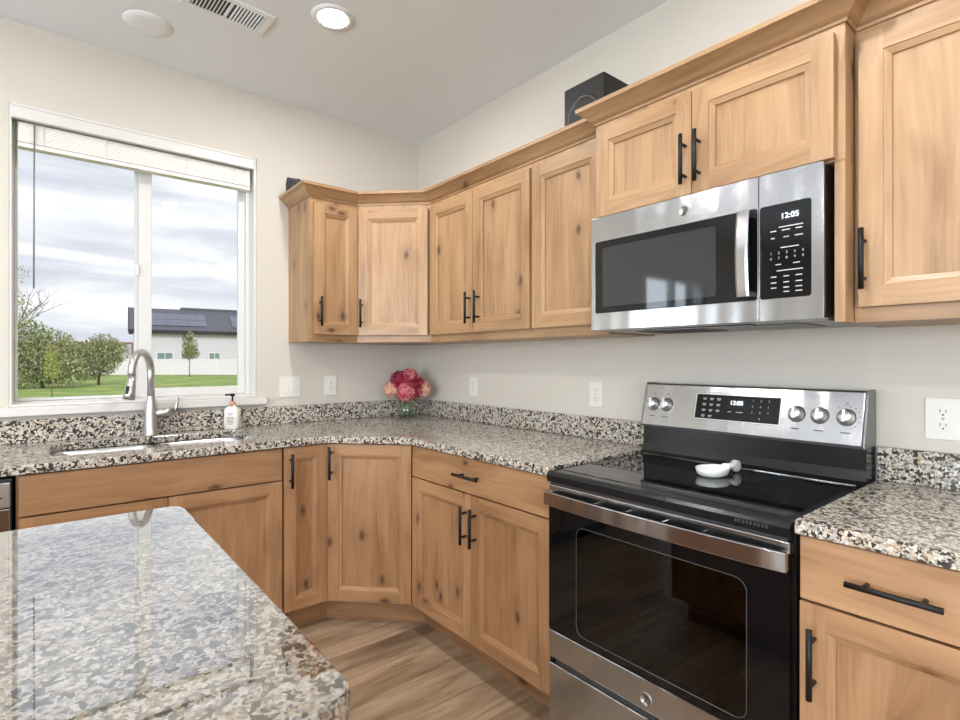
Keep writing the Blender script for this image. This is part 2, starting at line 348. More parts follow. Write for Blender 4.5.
# unseen patio door further left, made up around a reflected window to admit light
dn = empty('door_1', (0, 0, 0)); dn['kind'] = 'structure'
mb = MB(); ring(mb, D1[0]+.001, D1[1]-.001, .001, D1[3]-.001, .05, .03, .14); mb.box(-4.19, -4.11, .06, .12, .05, 2.13); mb.build('door_frame', M_WHITE, dn, bevel=.003)
MB().box(D1[0]+.05, -4.19, .085, .09, .05, 2.13).build('pane', M_PANE, dn); MB().box(-4.11, D1[1]-.05, .085, .09, .05, 2.13).build('pane', M_PANE, dn)
MB().box(-4.105, -4.09, .02, .06, .95, 1.15).build('door_handle', M_NICKEL, dn)
w2 = empty('added_back_window', (0, 0, 0)); w2['kind'] = 'structure'  # unseen window added behind the camera for fill light
mb = MB(); ring(mb, W2[0]+.001, W2[1]-.001, W2[2]+.001, W2[3]-.001, .05, YF-.13, YF-.03); mb.box(-5.10, -5.04, YF-.12, YF-.04, .45, 2.35); mb.box(-3.84, -3.78, YF-.12, YF-.04, .45, 2.35); mb.build('window_frame', M_WHITE, w2, bevel=.003)
for a_, b_ in ((W2[0]+.05, -5.10), (-5.04, -3.84), (-3.78, W2[1]-.05)): MB().box(a_, b_, YF-.09, YF-.085, .45, 2.35).build('pane', M_PANE, w2)

w3 = empty('added_side_window', (0, 0, 0)); w3['kind'] = 'structure'  # unseen window added so light reaches the range wall
mb = MB()
for a_, b_, c_, d_ in ((W3[0]+.001, W3[0]+.05, W3[2]+.001, W3[3]-.001), (W3[1]-.05, W3[1]-.001, W3[2]+.001, W3[3]-.001), (W3[0]+.05, W3[1]-.05, W3[2]+.001, W3[2]+.05), (W3[0]+.05, W3[1]-.05, W3[3]-.05, W3[3]-.001), (-3.43, -3.37, W3[2]+.05, W3[3]-.05)): mb.box(XL-.13, XL-.03, a_, b_, c_, d_)
mb.build('window_frame', M_WHITE, w3, bevel=.003)
for a_, b_ in ((W3[0]+.05, -3.43), (-3.37, W3[1]-.05)): MB().box(XL-.09, XL-.085, a_, b_, W3[2]+.05, W3[3]-.05).build('pane', M_PANE, w3)

# blind
bl = empty('window_blind', (-1.57, .045, 2.39), 0, 'cream slatted window blind pulled up under its white valance in the window', 'blind')
mb = MB().box(-.507, .491, -.063, -.045, -.066, -.004).box(-.507, .491, -.067, -.063, -.016, -.006).box(-.507, .491, -.067, -.063, -.064, -.058); mb.build('valance', M_TRIM, bl, bevel=.0015)
MB().box(-.485, .475, -.035, .02, -.06, -.014).build('head_rail', M_TRIM, bl)
for i in range(13):
    z = -.070-i*.0066; MB().box(-.487, .48, -.030, .021, z-.0056, z).build('slat', M_BLIND, bl, bevel=.0007)
MB().box(-.487, .48, -.030, .021, -.176, -.158).build('bottom_rail', M_BLIND, bl, bevel=.002)
for x in (-.40, -.17, .17, .40): MB().box(x-.0015, x+.0015, -.0335, -.0315, -.178, -.062).build('ladder_cord', M_TRIM, bl)
MB().tube([(-.432, -.040, -.07), (-.434, -.040, -.796)], .0032, 8).build('tilt_wand', mat('clear_grey_wand', (.22, .21, .21), .3), bl)

# ------------------------------------------------------------------ cabinets
def handle(parent, x, z, L=.155, vertical=True, y=-.019):
    mb = MB(); o = .033; r = .0064
    if vertical:
        mb.tube([(x, y-o, z-L/2), (x, y-o, z+L/2)], r, 12)
        for s in (-1, 1): mb.tube([(x, y, z+s*.048), (x, y-o, z+s*.048)], .0048, 10)
    else:
        mb.tube([(x-L/2, y-o, z), (x+L/2, y-o, z)], r, 12)
        for s in (-1, 1): mb.tube([(x+s*.048, y, z), (x+s*.048, y-o, z)], .0048, 10)
    return mb.build('handle', M_BLACK, parent)
def door(parent, x0, x1, z0, z1, warm, name='door', hx=None, hz=None, stile=.052):
    """raised frame with a sloped inner bead and recessed panel; front at y=-.0225"""
    w_, h_ = x1-x0, z1-z0; F, B = -.019, 0.; V_, H_ = 0, 1; mb = MB()
    s = stile; b1 = s+.004; b2 = s+.017; D1_, D2_, D3_ = F+.003, F+.009, F+.0145
    def q(a, b, c, d, mi): mb.add([a, b, c, d], [(0, 1, 2, 3)], mi)
    # stiles and rails
    q((0,F,0),(s,F,0),(s,F,h_),(0,F,h_),0); q((w_-s,F,0),(w_,F,0),(w_,F,h_),(w_-s,F,h_),0)
    q((s,F,0),(w_-s,F,0),(w_-s,F,s),(s,F,s),1); q((s,F,h_-s),(w_-s,F,h_-s),(w_-s,F,h_),(s,F,h_),1)
    def rg(a, ya, b, yb):
        A = [(a,ya,a),(w_-a,ya,a),(w_-a,ya,h_-a),(a,ya,h_-a)]; Bq = [(b,yb,b),(w_-b,yb,b),(w_-b,yb,h_-b),(b,yb,h_-b)]
        for i in range(4): j = (i+1) % 4; q(A[i], A[j], Bq[j], Bq[i], 1 if i in (0, 2) else 0)
    rg(s, F, s+.0015, D1_); rg(s+.0015, D1_, b1, D1_); rg(b1, D1_, b2, D2_); rg(b2, D2_, b2, D3_)
    q((b2,D3_,b2),(w_-b2,D3_,b2),(w_-b2,D3_,h_-b2),(b2,D3_,h_-b2),0)
    for a, b in (((0,0),(w_,0)),((w_,0),(w_,h_)),((w_,h_),(0,h_)),((0,h_),(0,0))):
        q((a[0],F,a[1]),(a[0],B,a[1]),(b[0],B,b[1]),(b[0],F,b[1]),0)
    q((0,B,0),(0,B,h_),(w_,B,h_),(w_,B,0),0)
    d = mb.build(name, [LV, LH] if warm else [WV, WH], parent, (x0, -.006, z0), fix=False)
    if hx is not None: handle(d, hx-x0, hz-z0)
    return d
def slab(parent, x0, x1, z0, z1, name='drawer', pull=True):
    w_, h_ = x1-x0, z1-z0
    d = MB().box(0, w_, -.019, 0, 0, h_).build(name, LH, parent, (x0, -.006, z0), bevel=.0025)
    if pull: handle(d, w_/2, h_/2, .16, False)
    return d
def frame_mb(w_, z0, z1, d, hollow=False, poly=None):
    mb = MB()
    if poly: mb.prism(poly, z0, z1); return mb
    if hollow:
        mb.box(0, .019, 0, d, z0, z1).box(w_-.019, w_, 0, d, z0, z1).box(.019, w_-.019, d-.012, d, z0, z1).box(.019, w_-.019, 0, d-.012, z0, z0+.019)
        mb.box(.019, w_-.019, 0, .019, z0+.019, .19).box(.019, w_-.019, 0, .019, z1-.165, z1).box(.019, .05, 0, .019, .19, z1-.165).box(w_-.05, w_-.019, 0, .019, .19, z1-.165)
    else:
        f = .014
        mb.box(0, .018, f, d, z0, z1).box(w_-.018, w_, f, d, z0, z1).box(.018, w_-.018, d-.012, d, z0, z1).box(.018, w_-.018, f, d-.012, z0, z0+.018).box(.018, w_-.018, f, .09, z1-.018, z1)
    return mb
ZT = .8825
def base_cab(x, y, rz, w_, label, items, hollow=False, poly=None, toe=None, d=.608, group='base cabinets under the granite counters'):
    r = empty('base_cabinet', (x, y, 0), rz, label, 'cabinet', group)
    frame_mb(w_, .111, ZT, d, hollow, poly).build('carcass', LV, r)
    if toe: MB().prism(toe, 0, .1105).build('toe_kick', LH, r)
    else: MB().box(0, w_, .075, d-.02, 0, .1105).build('toe_kick', LH, r)
    for it in items:
        if it[0] == 'door': door(r, *it[1:5], True, 'door', it[5], it[6])
        elif it[0] == 'drawer': slab(r, *it[1:5])
        else: slab(r, *it[1:5], name='false_drawer_front', pull=False)
    return r
ZB, ZD, ZR0, ZR1 = .13, .7295, .7350, .8775
RB = -PI/2
# wall A (window wall) run
base_cab(-3.26, -.61, 0, .605, 'warm alder base cabinet left of the dishwasher, out past the window', [('drawer', .006, .599, ZR0, ZR1), ('door', .006, .301, ZB, ZD, .275, .605), ('door', .304, .599, ZB, ZD, .33, .605)])
base_cab(-2.045, -.61, 0, .912, 'warm alder sink cabinet under the window with one long plain front above two doors',
         [('false', .008, .907, ZR0, ZR1), ('door', .008, .4558, ZB, ZD, None, None), ('door', .4592, .907, ZB, ZD, None, None)], hollow=True)
base_cab(-1.1315, -.61, 0, .216, 'narrow single-door alder base cabinet between the sink cabinet and the corner', [('door', .003, .207, ZB, ZR1, .03, .775)])
# diagonal corner base
c45 = math.cos(PI/4)
def to45(ox, oy, pts):
    o = []
    for px, py in pts:
        dx, dy = px-ox, py-oy; o.append((dx*c45-dy*c45, dx*c45+dy*c45))
    return o
poly = to45(-.914, -.61, [(-.914, -.59), (-.59, -.914), (-.002, -.914), (-.002, -.002), (-.914, -.002)])
g = .075
toe = to45(-.914, -.61, [(-.914, -.535), (-.882, -.535), (-.535, -.882), (-.535, -.914), (-.03, -.914), (-.03, -.03), (-.914, -.03)])
base_cab(-.914, -.61, -PI/4, .43, 'diagonal single-door alder base cabinet in the room corner below the flower vase', [('door', .012, .418, ZB, ZR1, .034, .79)], poly=poly, toe=toe)
base_cab(-.61, -.9155, RB, .8965, 'alder base cabinet with one wide drawer over two doors, left of the range',
         [('drawer', .016, .891, ZR0, ZR1), ('door', .016, .4568, ZB, ZD, .428, .607), ('door', .4602, .891, ZB, ZD, .489, .607)])
base_cab(-.61, -2.579, RB, .362, 'alder base cabinet with a drawer and single door, right of the range', [('drawer', .004, .358, ZR0, ZR1), ('door', .004, .358, ZB, ZD, .034, .605)])
base_cab(-.61, -2.942, RB, .558, 'alder base cabinet at the far right end of the counter', [('drawer', .004, .553, ZR0, ZR1), ('door', .004, .277, ZB, ZD, .25, .605), ('door', .280, .553, ZB, ZD, .307, .605)])

# upper cabinets
UZ0, UZ1 = 1.377, 2.166
def upper(x, y, rz, w_, z0, label, doors, d=.308, poly=None, group='wall cabinets with knotty doors', hz=None):
    r = empty('wall_cabinet', (x, y, z0), rz, label, 'cabinet', group)
    mb = MB()
    if poly: mb.prism(poly, 0, UZ1-z0)
    else: mb.box(0, w_, 0, d, 0, UZ1-z0)
    mb.build('carcass', WV, r)
    MB().box(0, w_, -.0012, -.0001, 0, (.036 if z0 < 1.5 else .004)).build('bottom_rail', WH, r)
    if z0 > 1.5: MB().box(.7665, .790, 0, .383, UZ0-z0, -.0005).build('end_panel', WV, r)
    for a, b, c, e_, hx in doors: door(r, a, b, c-z0, e_-z0, False, 'door', hx, (hz or 1.536)-z0)
    return r
DZ0, DZ1 = 1.416, 2.116
upper(-.883, -.31, 0, .2755, UZ0, 'narrow light alder wall cabinet at the end nearest the window', [(.018, .266, DZ0, DZ1, .046)])
poly = to45(-.606, -.31, [(-.606, -.31), (-.31, -.606), (-.002, -.606), (-.002, -.002), (-.606, -.002)])
upper(-.606, -.31, -PI/4, .418, UZ0, 'diagonal light alder wall cabinet in the room corner above the flowers', [(.014, .405, DZ0, DZ1, .036)], poly=poly)
upper(-.31, -.6075, RB, .799, UZ0, 'two-door light alder wall cabinet between the corner and the single-door one', [(.024, .399, DZ0, DZ1, .380), (.4025, .797, DZ0, DZ1, .452)])
upper(-.31, -1.4075, RB, .4005, UZ0, 'single-door light alder wall cabinet immediately left of the microwave', [(.012, .389, DZ0, DZ1, None)])
upper(-.385, -1.810, RB, .790, 1.792, 'short two-door alder wall cabinet directly above the microwave', [(.016, .3848, 1.797, 2.118, .367), (.3883, .771, 1.797, 2.118, .413)], d=.383, hz=1.902)
upper(-.31, -2.601, RB, .46, UZ0, 'tall alder wall cabinet right of the microwave, with its handle at lower left', [(.014, .445, DZ0, DZ1, .028)])
upper(-.31, -3.062, RB, .438, UZ0, 'last alder wall cabinet at the far right, beyond the one with the handle', [(.014, .424, DZ0, DZ1, .028)])
# side panel running down beside the microwave belongs to the cabinet right of it
# crown moulding swept round the cabinet tops
path = [(-.883, -.003), (-.883, -.31), (-.606, -.31), (-.31, -.606), (-.31, -1.81), (-.385, -1.81), (-.385, -2.60), (-.31, -2.60), (-.31, -3.50), (-.003, -3.50)]
prof = [(.0005, 2.144), (.005, 2.144), (.007, 2.152), (.012, 2.155), (.018, 2.160), (.028, 2.172), (.040, 2.184), (.049, 2.190), (.056, 2.193), (.057, 2.207), (.0, 2.207), (-.018, 2.207), (-.018, 2.1665), (.0005, 2.1665)]
mb = MB(); vs = []
for i, p in enumerate(path):
    p = Vector(p); dirs = []
    if i > 0: dirs.append((p-Vector(path[i-1])).normalized())
    if i < len(path)-1: dirs.append((Vector(path[i+1])-p).normalized())
    ns = [Vector((dd.y, -dd.x)) for dd in dirs]   # outward: right-hand side of travel
    n = ns[0] if len(ns) == 1 else (ns[0]+ns[1])/(1+ns[0].dot(ns[1]))
    for o_, z in prof: vs.append((p.x+n.x*o_, p.y+n.y*o_, z))
K = len(prof)
fs = [(i*K+k, i*K+(k+1) % K, (i+1)*K+(k+1) % K, (i+1)*K+k) for i in range(len(path)-1) for k in range(K)] + [tuple(range(K)), tuple((len(path)-1)*K+k for k in range(K))]
mb.add(vs, fs)
tag(mb.build('crown_molding', WR), 'light alder crown molding running along the tops of all the wall cabinets', 'molding')

# ------------------------------------------------------------------ counters
def slab_poly(outer, z0, z1, hole=None):
    mb = MB(); loops = [[Vector((x, y, 0)) for x, y in outer]]
    if hole: loops.append([Vector((x, y, 0)) for x, y in hole])
    tri = tessellate_polygon(loops); allp = [p for l in loops for p in l]; n = len(allp)
    mb.add([(p.x, p.y, z1) for p in allp]+[(p.x, p.y, z0) for p in allp], [tuple(t) for t in tri]+[tuple(n+i for i in t[::-1]) for t in tri])
    st = 0
    for l in loops:
        k = len(l)
        for i in range(k): j = (i+1) % k; mb.f.append([st+i, st+j, n+st+j, n+st+i]); mb.m.append(0); mb.sm.append(False)
        st += k
    return mb
CF = -.652
SX0, SX1, SY0, SY1 = -1.95, -1.20, -.505, -.125
outer = [(-3.27, -.0015), (-3.27, CF), (-.932, CF), (CF, -.932), (CF, -1.8125), (-.0015, -1.8125), (-.0015, -.0015)]
hole = rrect(SX0, SX1, SY0, SY1, .07, 8)
ct = slab_poly(outer, .8835, .9155, hole).build('countertop', GR, bevel=.003)
tag(ct, 'long speckled granite countertop with sink cutout, turning the corner up to the range', 'countertop')
sp1 = MB().prism([(-3.27, -.0015), (-3.27, -.0215), (-.0215, -.0215), (-.0215, -1.8125), (-.0015, -1.8125), (-.0015, -.0015)], .916, 1.0165).build('backsplash', GS, ct, bevel=.002)
c2 = MB().box(CF, -.0015, -3.52, -2.5775, .8835, .9155).build('countertop', GR, bevel=.003)
tag(c2, 'short speckled granite countertop to the right of the range', 'countertop')
MB().box(-.0215, -.0015, -3.52, -2.5775, .916, 1.0165).build('backsplash', GS, c2, bevel=.002)
# island
isl = empty('kitchen_island', (-3.0, -2.04, 0), 0, 'kitchen island in the foreground with a thick speckled granite top', 'island')
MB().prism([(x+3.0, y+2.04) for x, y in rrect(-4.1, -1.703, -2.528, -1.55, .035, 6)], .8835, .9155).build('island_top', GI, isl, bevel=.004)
MB().box(-1.05, 1.25, -.25, .42, .10, .883).build('carcass', LV, isl)
MB().box(-1.0, 1.2, -.2, .36, 0, .0995).build('toe_kick', LH, isl)

# ------------------------------------------------------------------ sink, faucet, soap
sk = empty('kitchen_sink', (-1.575, -.315, .70), 0, 'double-bowl stainless sink set under the granite below the window', 'sink')
def bowl(x0, x1, y0, y1):
    mb = MB(); rings = []
    spec = [(-.012, .1815, .075), (0, .1815, .065), (.004, .17, .06), (.012, .03, .05), (.035, .006, .04), (.09, .0, .02)]
    n = 7
    for off, z, r in spec: rings.append([(x, y, z) for x, y in rrect(x0+off, x1-off, y0+off, y1-off, r, n)])
    # close bottom
    K = len(rings[0]); vs = [p for r in rings for p in r]
    fs = [(i*K+k, i*K+(k+1) % K, (i+1)*K+(k+1) % K, (i+1)*K+k) for i in range(len(rings)-1) for k in range(K)]
    fs.append(tuple((len(rings)-1)*K+k for k in range(K)))
    mb.add(vs, fs, 0, True); b = mb.build('bowl', M_SINK, sk)
    so = b.modifiers.new('thick', 'SOLIDIFY'); so.thickness = .0012; so.offset = 1
    cx, cy = (x0+x1)/2, (y0+y1)/2+.03
    MB().lathe([(.001, .0035), (.018, .003), (.022, .005), (.042, .005), (.044, .0015)], 24, (cx, cy, 0)).build('drain', M_CHROME, b)
bowl(-.375+.004, -.014, -.178, .178); bowl(.014, .371, -.178, .178)

fc = empty('kitchen_faucet', (-1.572, -.082, .9157), 0, 'tall gooseneck pull-down faucet in brushed nickel behind the sink', 'faucet')
MB().lathe([(0, 0), (.032, 0), (.032, .005), (.0285, .010), (.0275, .10), (.0265, .135), (.020, .165), (.0165, .19)], 28).build('base', M_NICKEL, fc)
dx, dy = -.55, -.835     # direction the spout leans towards
pts = [(0, 0, .17), (0, 0, .30)]
RR = .084
for k in range(0, 15):
    q = PI*k/14*1.06; pts.append((dx*RR*(1-math.cos(q)), dy*RR*(1-math.cos(q)), .305+RR*math.sin(q)*1.12))
MB().tube(pts, .0162, 18).build('spout', M_NICKEL, fc)
ex, ey, ez = pts[-1]
pts2 = [(ex, ey, ez+.002), (ex+dx*.006, ey+dy*.006, ez-.03), (ex+dx*.020, ey+dy*.020, ez-.075), (ex+dx*.026, ey+dy*.026, ez-.10)]
sh = MB().tube(pts2, [.0172, .0182, .0225, .0245], 18).build('spray_head', M_NICKEL, fc)
MB().box(-.006, .006, -.004, .004, -.018, .018).build('spray_button', M_BLACK, sh, (ex+dx*.038, ey+dy*.038, ez-.058), (math.radians(-14), 0, -.58), bevel=.002)
MB().tube([(.012, 0, .105), (.060, -.002, .108), (.095, -.003, .110)], [.020, .0215, .020], 18).build('valve_body', M_NICKEL, fc)
MB().tube([(.092, -.004, .112), (.106, -.006, .125), (.108, -.008, .150), (.116, -.010, .178)], [.010, .008, .0065, .0055], 12).build('lever', M_NICKEL, fc)

sb = empty('soap_dispenser', (-1.203, -.072, .9157), math.radians(-35), 'white pump soap bottle with black pump on the counter right of the sink', 'soap bottle')
mb = MB(); prof = [(0, 0), (.90, 0), (1., .05), (1., .86), (.93, .95), (.72, 1.04), (.42, 1.10), (.40, 1.17)]
vs = []; n = 28
for r, h in prof:
    for k in range(n):
        q = 2*PI*k/n; cx_, sy_ = math.cos(q), math.sin(q); e_ = .55
        vs.append((.038*r*abs(cx_)**e_*math.copysign(1, cx_), .029*r*abs(sy_)**e_*math.copysign(1, sy_), h*.108))
mb.add(vs, [(i*n+k, i*n+(k+1) % n, (i+1)*n+(k+1) % n, (i+1)*n+k) for i in range(len(prof)-1) for k in range(n)], 0, True)
bo = mb.build('bottle', mat('cream_soap_bottle', (.78, .75, .68), .35), sb)
for i, (w_, z) in enumerate(((.030, .084), (.020, .077), (.040, .064), (.036, .057), (.040, .050), (.030, .043), (.036, .036), (.026, .029))):
    MB().box(-w_/2, w_/2, -.0302, -.0294, z-.0012, z+.0012).build('label_print', mat('label_ink', (.18, .16, .14), .6), bo)
MB().lathe([(0, .118), (.0145, .118), (.0145, .142), (.012, .146), (0, .146)], 20).build('collar', mat('copper_tone_collar', (.60, .30, .18), .35), sb)
MB().tube([(0, 0, .146), (0, 0, .172)], .0045, 10).tube([(0, 0, .172), (0, 0, .186)], .0115, 14).tube([(.004, 0, .181), (-.036, -.0, .178)], .0042, 10).build('pump', M_BLACK, sb)

# ------------------------------------------------------------------ vase and flowers
vx, vy = -.192, -.165
vs_ = empty('glass_vase', (vx, vy, .9157), 0, 'small clear round glass vase holding the hydrangeas in the counter corner', 'vase')
MB().lathe([(0, .004), (.047, .004), (.052, .010), (.058, .04), (.056, .072), (.046, .088), (.044, .094), (.0465, .094), (.049, .088), (.060, .073), (.062, .04), (.056, .006), (.048, 0), (0, 0)], 36).build('vase_body', M_VASE, vs_)
def petal_mat(name, c): return mat(name, c, .6, spec=.3)
def hyd(center, rad, cols, label, stemx):
    r = empty('hydrangea', (vx+stemx[0], vy+stemx[1], .925), 0, label, 'flower', 'hydrangeas in the corner vase')
    rr = random.Random(str(center)); cx, cy, cz = (center[0]-vx-stemx[0], center[1]-vy-stemx[1], center[2]-.925)
    mb = MB(); N = 150
    for i in range(N):
        ph = math.acos(1-2*(i+.5)/N); th = PI*(1+5**.5)*i
        d = Vector((math.cos(th)*math.sin(ph), math.sin(th)*math.sin(ph), math.cos(ph)))
        rad_i = rad*(1+rr.uniform(-.12, .10)); c = Vector((cx, cy, cz))+d*rad_i
        q = d.to_track_quat('Z', 'Y').to_matrix() @ Matrix.Rotation(rr.uniform(0, 6.28), 3, 'Z') @ Matrix.Rotation(rr.uniform(-.5, .5), 3, 'X')
        s = rr.uniform(.011, .0155); mi = rr.randrange(len(cols))
        for k in range(4):
            a = k*PI/2; 
            loc = [(0, 0, -.002), (s*.75*math.cos(a-.55), s*.75*math.sin(a-.55), .002), (s*1.15*math.cos(a), s*1.15*math.sin(a), rr.uniform(0, .005)), (s*.75*math.cos(a+.55), s*.75*math.sin(a+.55), .002)]
            mb.add([c+q @ Vector(p) for p in loc], [(0, 1, 2, 3)], mi, False)
    mb.lathe([(.001, cz-rad*.86), (rad*.6, cz-rad*.62), (rad*.84, cz), (rad*.6, cz+rad*.62), (.001, cz+rad*.86)], 14, (cx, cy, 0), 0)
    mb.build('bloom', cols, r, fix=False)
    MB().tube([(0, 0, 0), (cx*.15, cy*.15, .05), (cx*.5, cy*.5, cz*.65), (cx, cy, cz-rad*.7)], .0035, 8).build('stem', mat('green_stem', (.15, .19, .06), .5), r)
peach = [petal_mat('peach_petals', (.78, .42, .29)), petal_mat('pale_peach_petals', (.85, .55, .40))]
crim = [petal_mat('crimson_petals', (.33, .018, .055)), petal_mat('rose_petals', (.50, .05, .11)), petal_mat('dark_red_petals', (.20, .01, .03))]
coral = [petal_mat('coral_petals', (.72, .20, .22)), petal_mat('coral_pink_petals', (.80, .32, .30)), crim[1]]
hyd((-.268, -.105, 1.092), .046, peach, 'peach hydrangea at the left side of the bouquet', (-.015, .012))
hyd((-.112, -.232, 1.095), .044, peach, 'peach hydrangea at the right side of the bouquet', (.015, -.012))
hyd((-.222, -.140, 1.142), .062, crim, 'crimson hydrangea at the upper left of the bouquet', (-.02, -.005))
hyd((-.216, -.200, 1.078), .056, coral, 'coral pink hydrangea at the front centre of the bouquet', (0, -.02))
hyd((-.150, -.200, 1.105), .062, crim, 'crimson hydrangea on the right of the coral one', (.02, .005))
hyd((-.175, -.160, 1.170), .050, coral[:2]+crim[:1], 'dusty rose hydrangea at the top of the bouquet', (0, .02))

# ------------------------------------------------------------------ range
rg = empty('electric_range', (-.655, -1.8185, 0), RB, 'stainless and black glass-top electric range between the granite counters', 'range')
RW = .7545
mb = MB()   # side walls, back, bottom, divider: hollow cabinet with an oven cavity
mb.box(.002, .022, .03, .62, .06, .878).box(RW-.022, RW-.002, .03, .62, .06, .878).box(.022, RW-.022, .60, .62, .06, .878).box(.022, RW-.022, .03, .60, .06, .08)
mb.box(.022, RW-.022, .03, .60, .29, .31).box(.022, RW-.022, .03, .60, .80, .878)
mb.build('body', M_BLKPL, rg)
ov = MB(); ov.add([(.09, .04, .315), (RW-.09, .04, .315), (RW-.09, .55, .315), (.09, .55, .315), (.09, .04, .79), (RW-.09, .04, .79), (RW-.09, .55, .79), (.09, .55, .79)], [(0,1,2,3), (4,5,6,7), (0,3,7,4), (1,2,6,5), (3,2,6,7)])
M_CAV = mat('grey_oven_enamel', (.10, .10, .105), .35)
cav = ov.build('oven_cavity', M_CAV, rg, fix=False)
for z in (.45, .60):
    mb = MB(); 
    for k in range(14): x = .12+k*(RW-.24)/13; mb.tube([(x, .06, z), (x, .52, z)], .0025, 6)
    for y in (.06, .29, .52): mb.tube([(.095, y, z-.004), (RW-.095, y, z-.004)], .0035, 6)
    mb.build('oven_rack', M_CHROME, rg)
for x in (.05, RW-.05):
    for y in (.08, .55): MB().lathe([(0, 0), (.018, 0), (.018, .01), (.010, .012), (.010, .06), (0, .06)], 16, (x, y, 0)).build('foot', M_BLACK, rg)
# drawer
dr = MB().box(.004, RW-.004, 0, .028, .07, .268).build('storage_drawer', M_STEEL, rg, bevel=.004)
MB().box(.03, RW-.03, .004, .029, .268, .282).build('drawer_grip_recess', M_SLOT, dr)
MB().box(.004, RW-.004, -.006, .012, .255, .2685).build('drawer_lip', M_STEEL, dr, bevel=.003)
# door
od = MB(); od.box(.004, RW-.004, 0, .028, .284, .374)
dd = od.build('oven_door', M_STEEL, rg, bevel=.003)
mb = MB(); GX0, GX1, GZ0, GZ1 = .122, RW-.10, .400, .745
loops = [[Vector((x, z, 0)) for x, z in rrect(.004, RW-.004, .376, .826, .004, 2)], [Vector((x, z, 0)) for x, z in rrect(GX0, GX1, GZ0, GZ1, .03, 5)]]
tri = tessellate_polygon(loops); ap = [p for l in loops for p in l]; n = len(ap)
mb.add([(p.x, 0, p.y) for p in ap]+[(p.x, .028, p.y) for p in ap], [tuple(t) for t in tri]+[tuple(n+i for i in t[::-1]) for t in tri])
st = 0
for l in loops:
    k = len(l)
    for i in range(k): j = (i+1) % k; mb.f.append([st+i, st+j, n+st+j, n+st+i]); mb.m.append(0); mb.sm.append(False)
    st += k
mb.build('door_glass', M_BGLASS, dd)
MB().prism(rrect(GX0-.001, GX1+.001, GZ0-.001, GZ1+.001, .03, 5), .0012, .004, axis='y').build('oven_window', M_OVENGL, dd)
mb = MB(); a = rrect(GX0-.0, GX1+.0, GZ0-.0, GZ1+.0, .03, 5); mb.tube([(x, .0, z) for x, z in a+[a[0]]], .0012, 6); mb.build('window_border', M_DKGREY, dd)
# top stainless strip with vent slots and bowed handle
mb = MB().box(.004, RW-.004, 0, .028, .828, .861); mb.build('door_top_rail', M_STEEL, dd, bevel=.003)
mb = MB(); N = 24; outer_ = []; inner_ = []
for i in range(N+1):
    t = i/N; x = .003+t*(RW-.006); b = .026+.016*math.sin(PI*t)**.8
    outer_.append((x, -b)); inner_.append((x, -b+.011))
vs = []; 
for (xo, yo), (xi, yi) in zip(outer_, inner_): vs += [(xo, yo, .797), (xo, yo, .842), (xi, yi, .844), (xi, yi, .795)]
fs = []
for i in range(N):
    for k in range(4): fs.append((i*4+k, i*4+(k+1) % 4, (i+1)*4+(k+1) % 4, (i+1)*4+k))
fs += [(0, 1, 2, 3), (N*4, N*4+1, N*4+2, N*4+3)]
mb.add(vs, fs, 0, False); hd = mb.build('handle', M_STEEL, dd, bevel=.002)
for t in (.0, .27, .42, .58, .73, 1.):
    x = .003+t*(RW-.006); b = .026+.016*math.sin(PI*t)**.8; w_ = .018 if t in (0, 1) else .004
    x0_, x1_ = (x, x+w_) if t == 0 else ((x-w_, x) if t == 1 else (x-w_/2, x+w_/2))
    MB().box(x0_, x1_, -b+.010, .001, .800, .838).build('handle_bracket', M_CHROME, dd)
# emblem
def emblem(parent, x, y, z, r):
    MB().lathe([(0, 0), (r*.86, 0), (r*.88, -.001), (r, -.001), (r, .002), (0, .002)], 28, (x, y-.0024, z), axis='y').build('emblem', M_NICKEL, parent)
    mb = MB()
    mb.tube([(x+r*.74*math.cos(q*PI/16), y-.0032, z+r*.74*math.sin(q*PI/16)) for q in range(33)], .0005, 5)
    for cx_, cz_, rr, a0, a1 in ((-.24, .05, .26, .3, 5.6), (-.10, -.12, .18, 2.8, 6.6), (.26, .22, .20, .6, 4.6), (.26, -.20, .24, 1.7, 5.6), (.0, .42, .14, 3.4, 6.2), (.0, -.5, .14, .2, 3.)):
        mb.tube([(x+r*(cx_+rr*math.cos(a0+(a1-a0)*k/12)), y-.0032, z+r*(cz_+rr*math.sin(a0+(a1-a0)*k/12))) for k in range(13)], .0007, 5)
    mb.build('emblem_script', M_SLOT, parent)
emblem(dd, RW/2, 0, .320, .0185)
# cooktop
ck = empty('cooktop_frame', (0, 0, 0)); bpy.data.objects.remove(ck)
mb = MB(); mb.prism([(-.006, .872), (-.009, .894), (-.004, .9035), (.008, .9055), (.575, .9055), (.575, .8785), (.029, .8785), (.029, .872)], .001, RW-.001, axis='x')
ct_ = mb.build('cooktop', M_BLKPL, rg)
MB().prism(rrect(.022, RW-.022, .045, .54, .012, 4), .9057, .9070).build('glass_surface', M_BGLASS, ct_)
M_BURN = mat('grey_burner_ring', (.05, .05, .052), .1)
for x, y, r in ((.20, .16, .10), (.56, .17, .115), (.20, .41, .075), (.55, .42, .075), (.38, .45, .05)):
    MB().lathe([(r-.0008, .90705), (r, .9072), (r+.0008, .90705)], 48, (x, y, 0)).build('burner_ring', M_BURN, ct_)
MB().box(.01, RW-.01, .002, .03, .8615, .8715).build('vent_gap', M_SLOT, rg)
for k in range(9): MB().box(.63+k*.009, .635+k*.009, -.0105, -.007, .884, .892).build('vent_slot', M_SLOT, ct_)
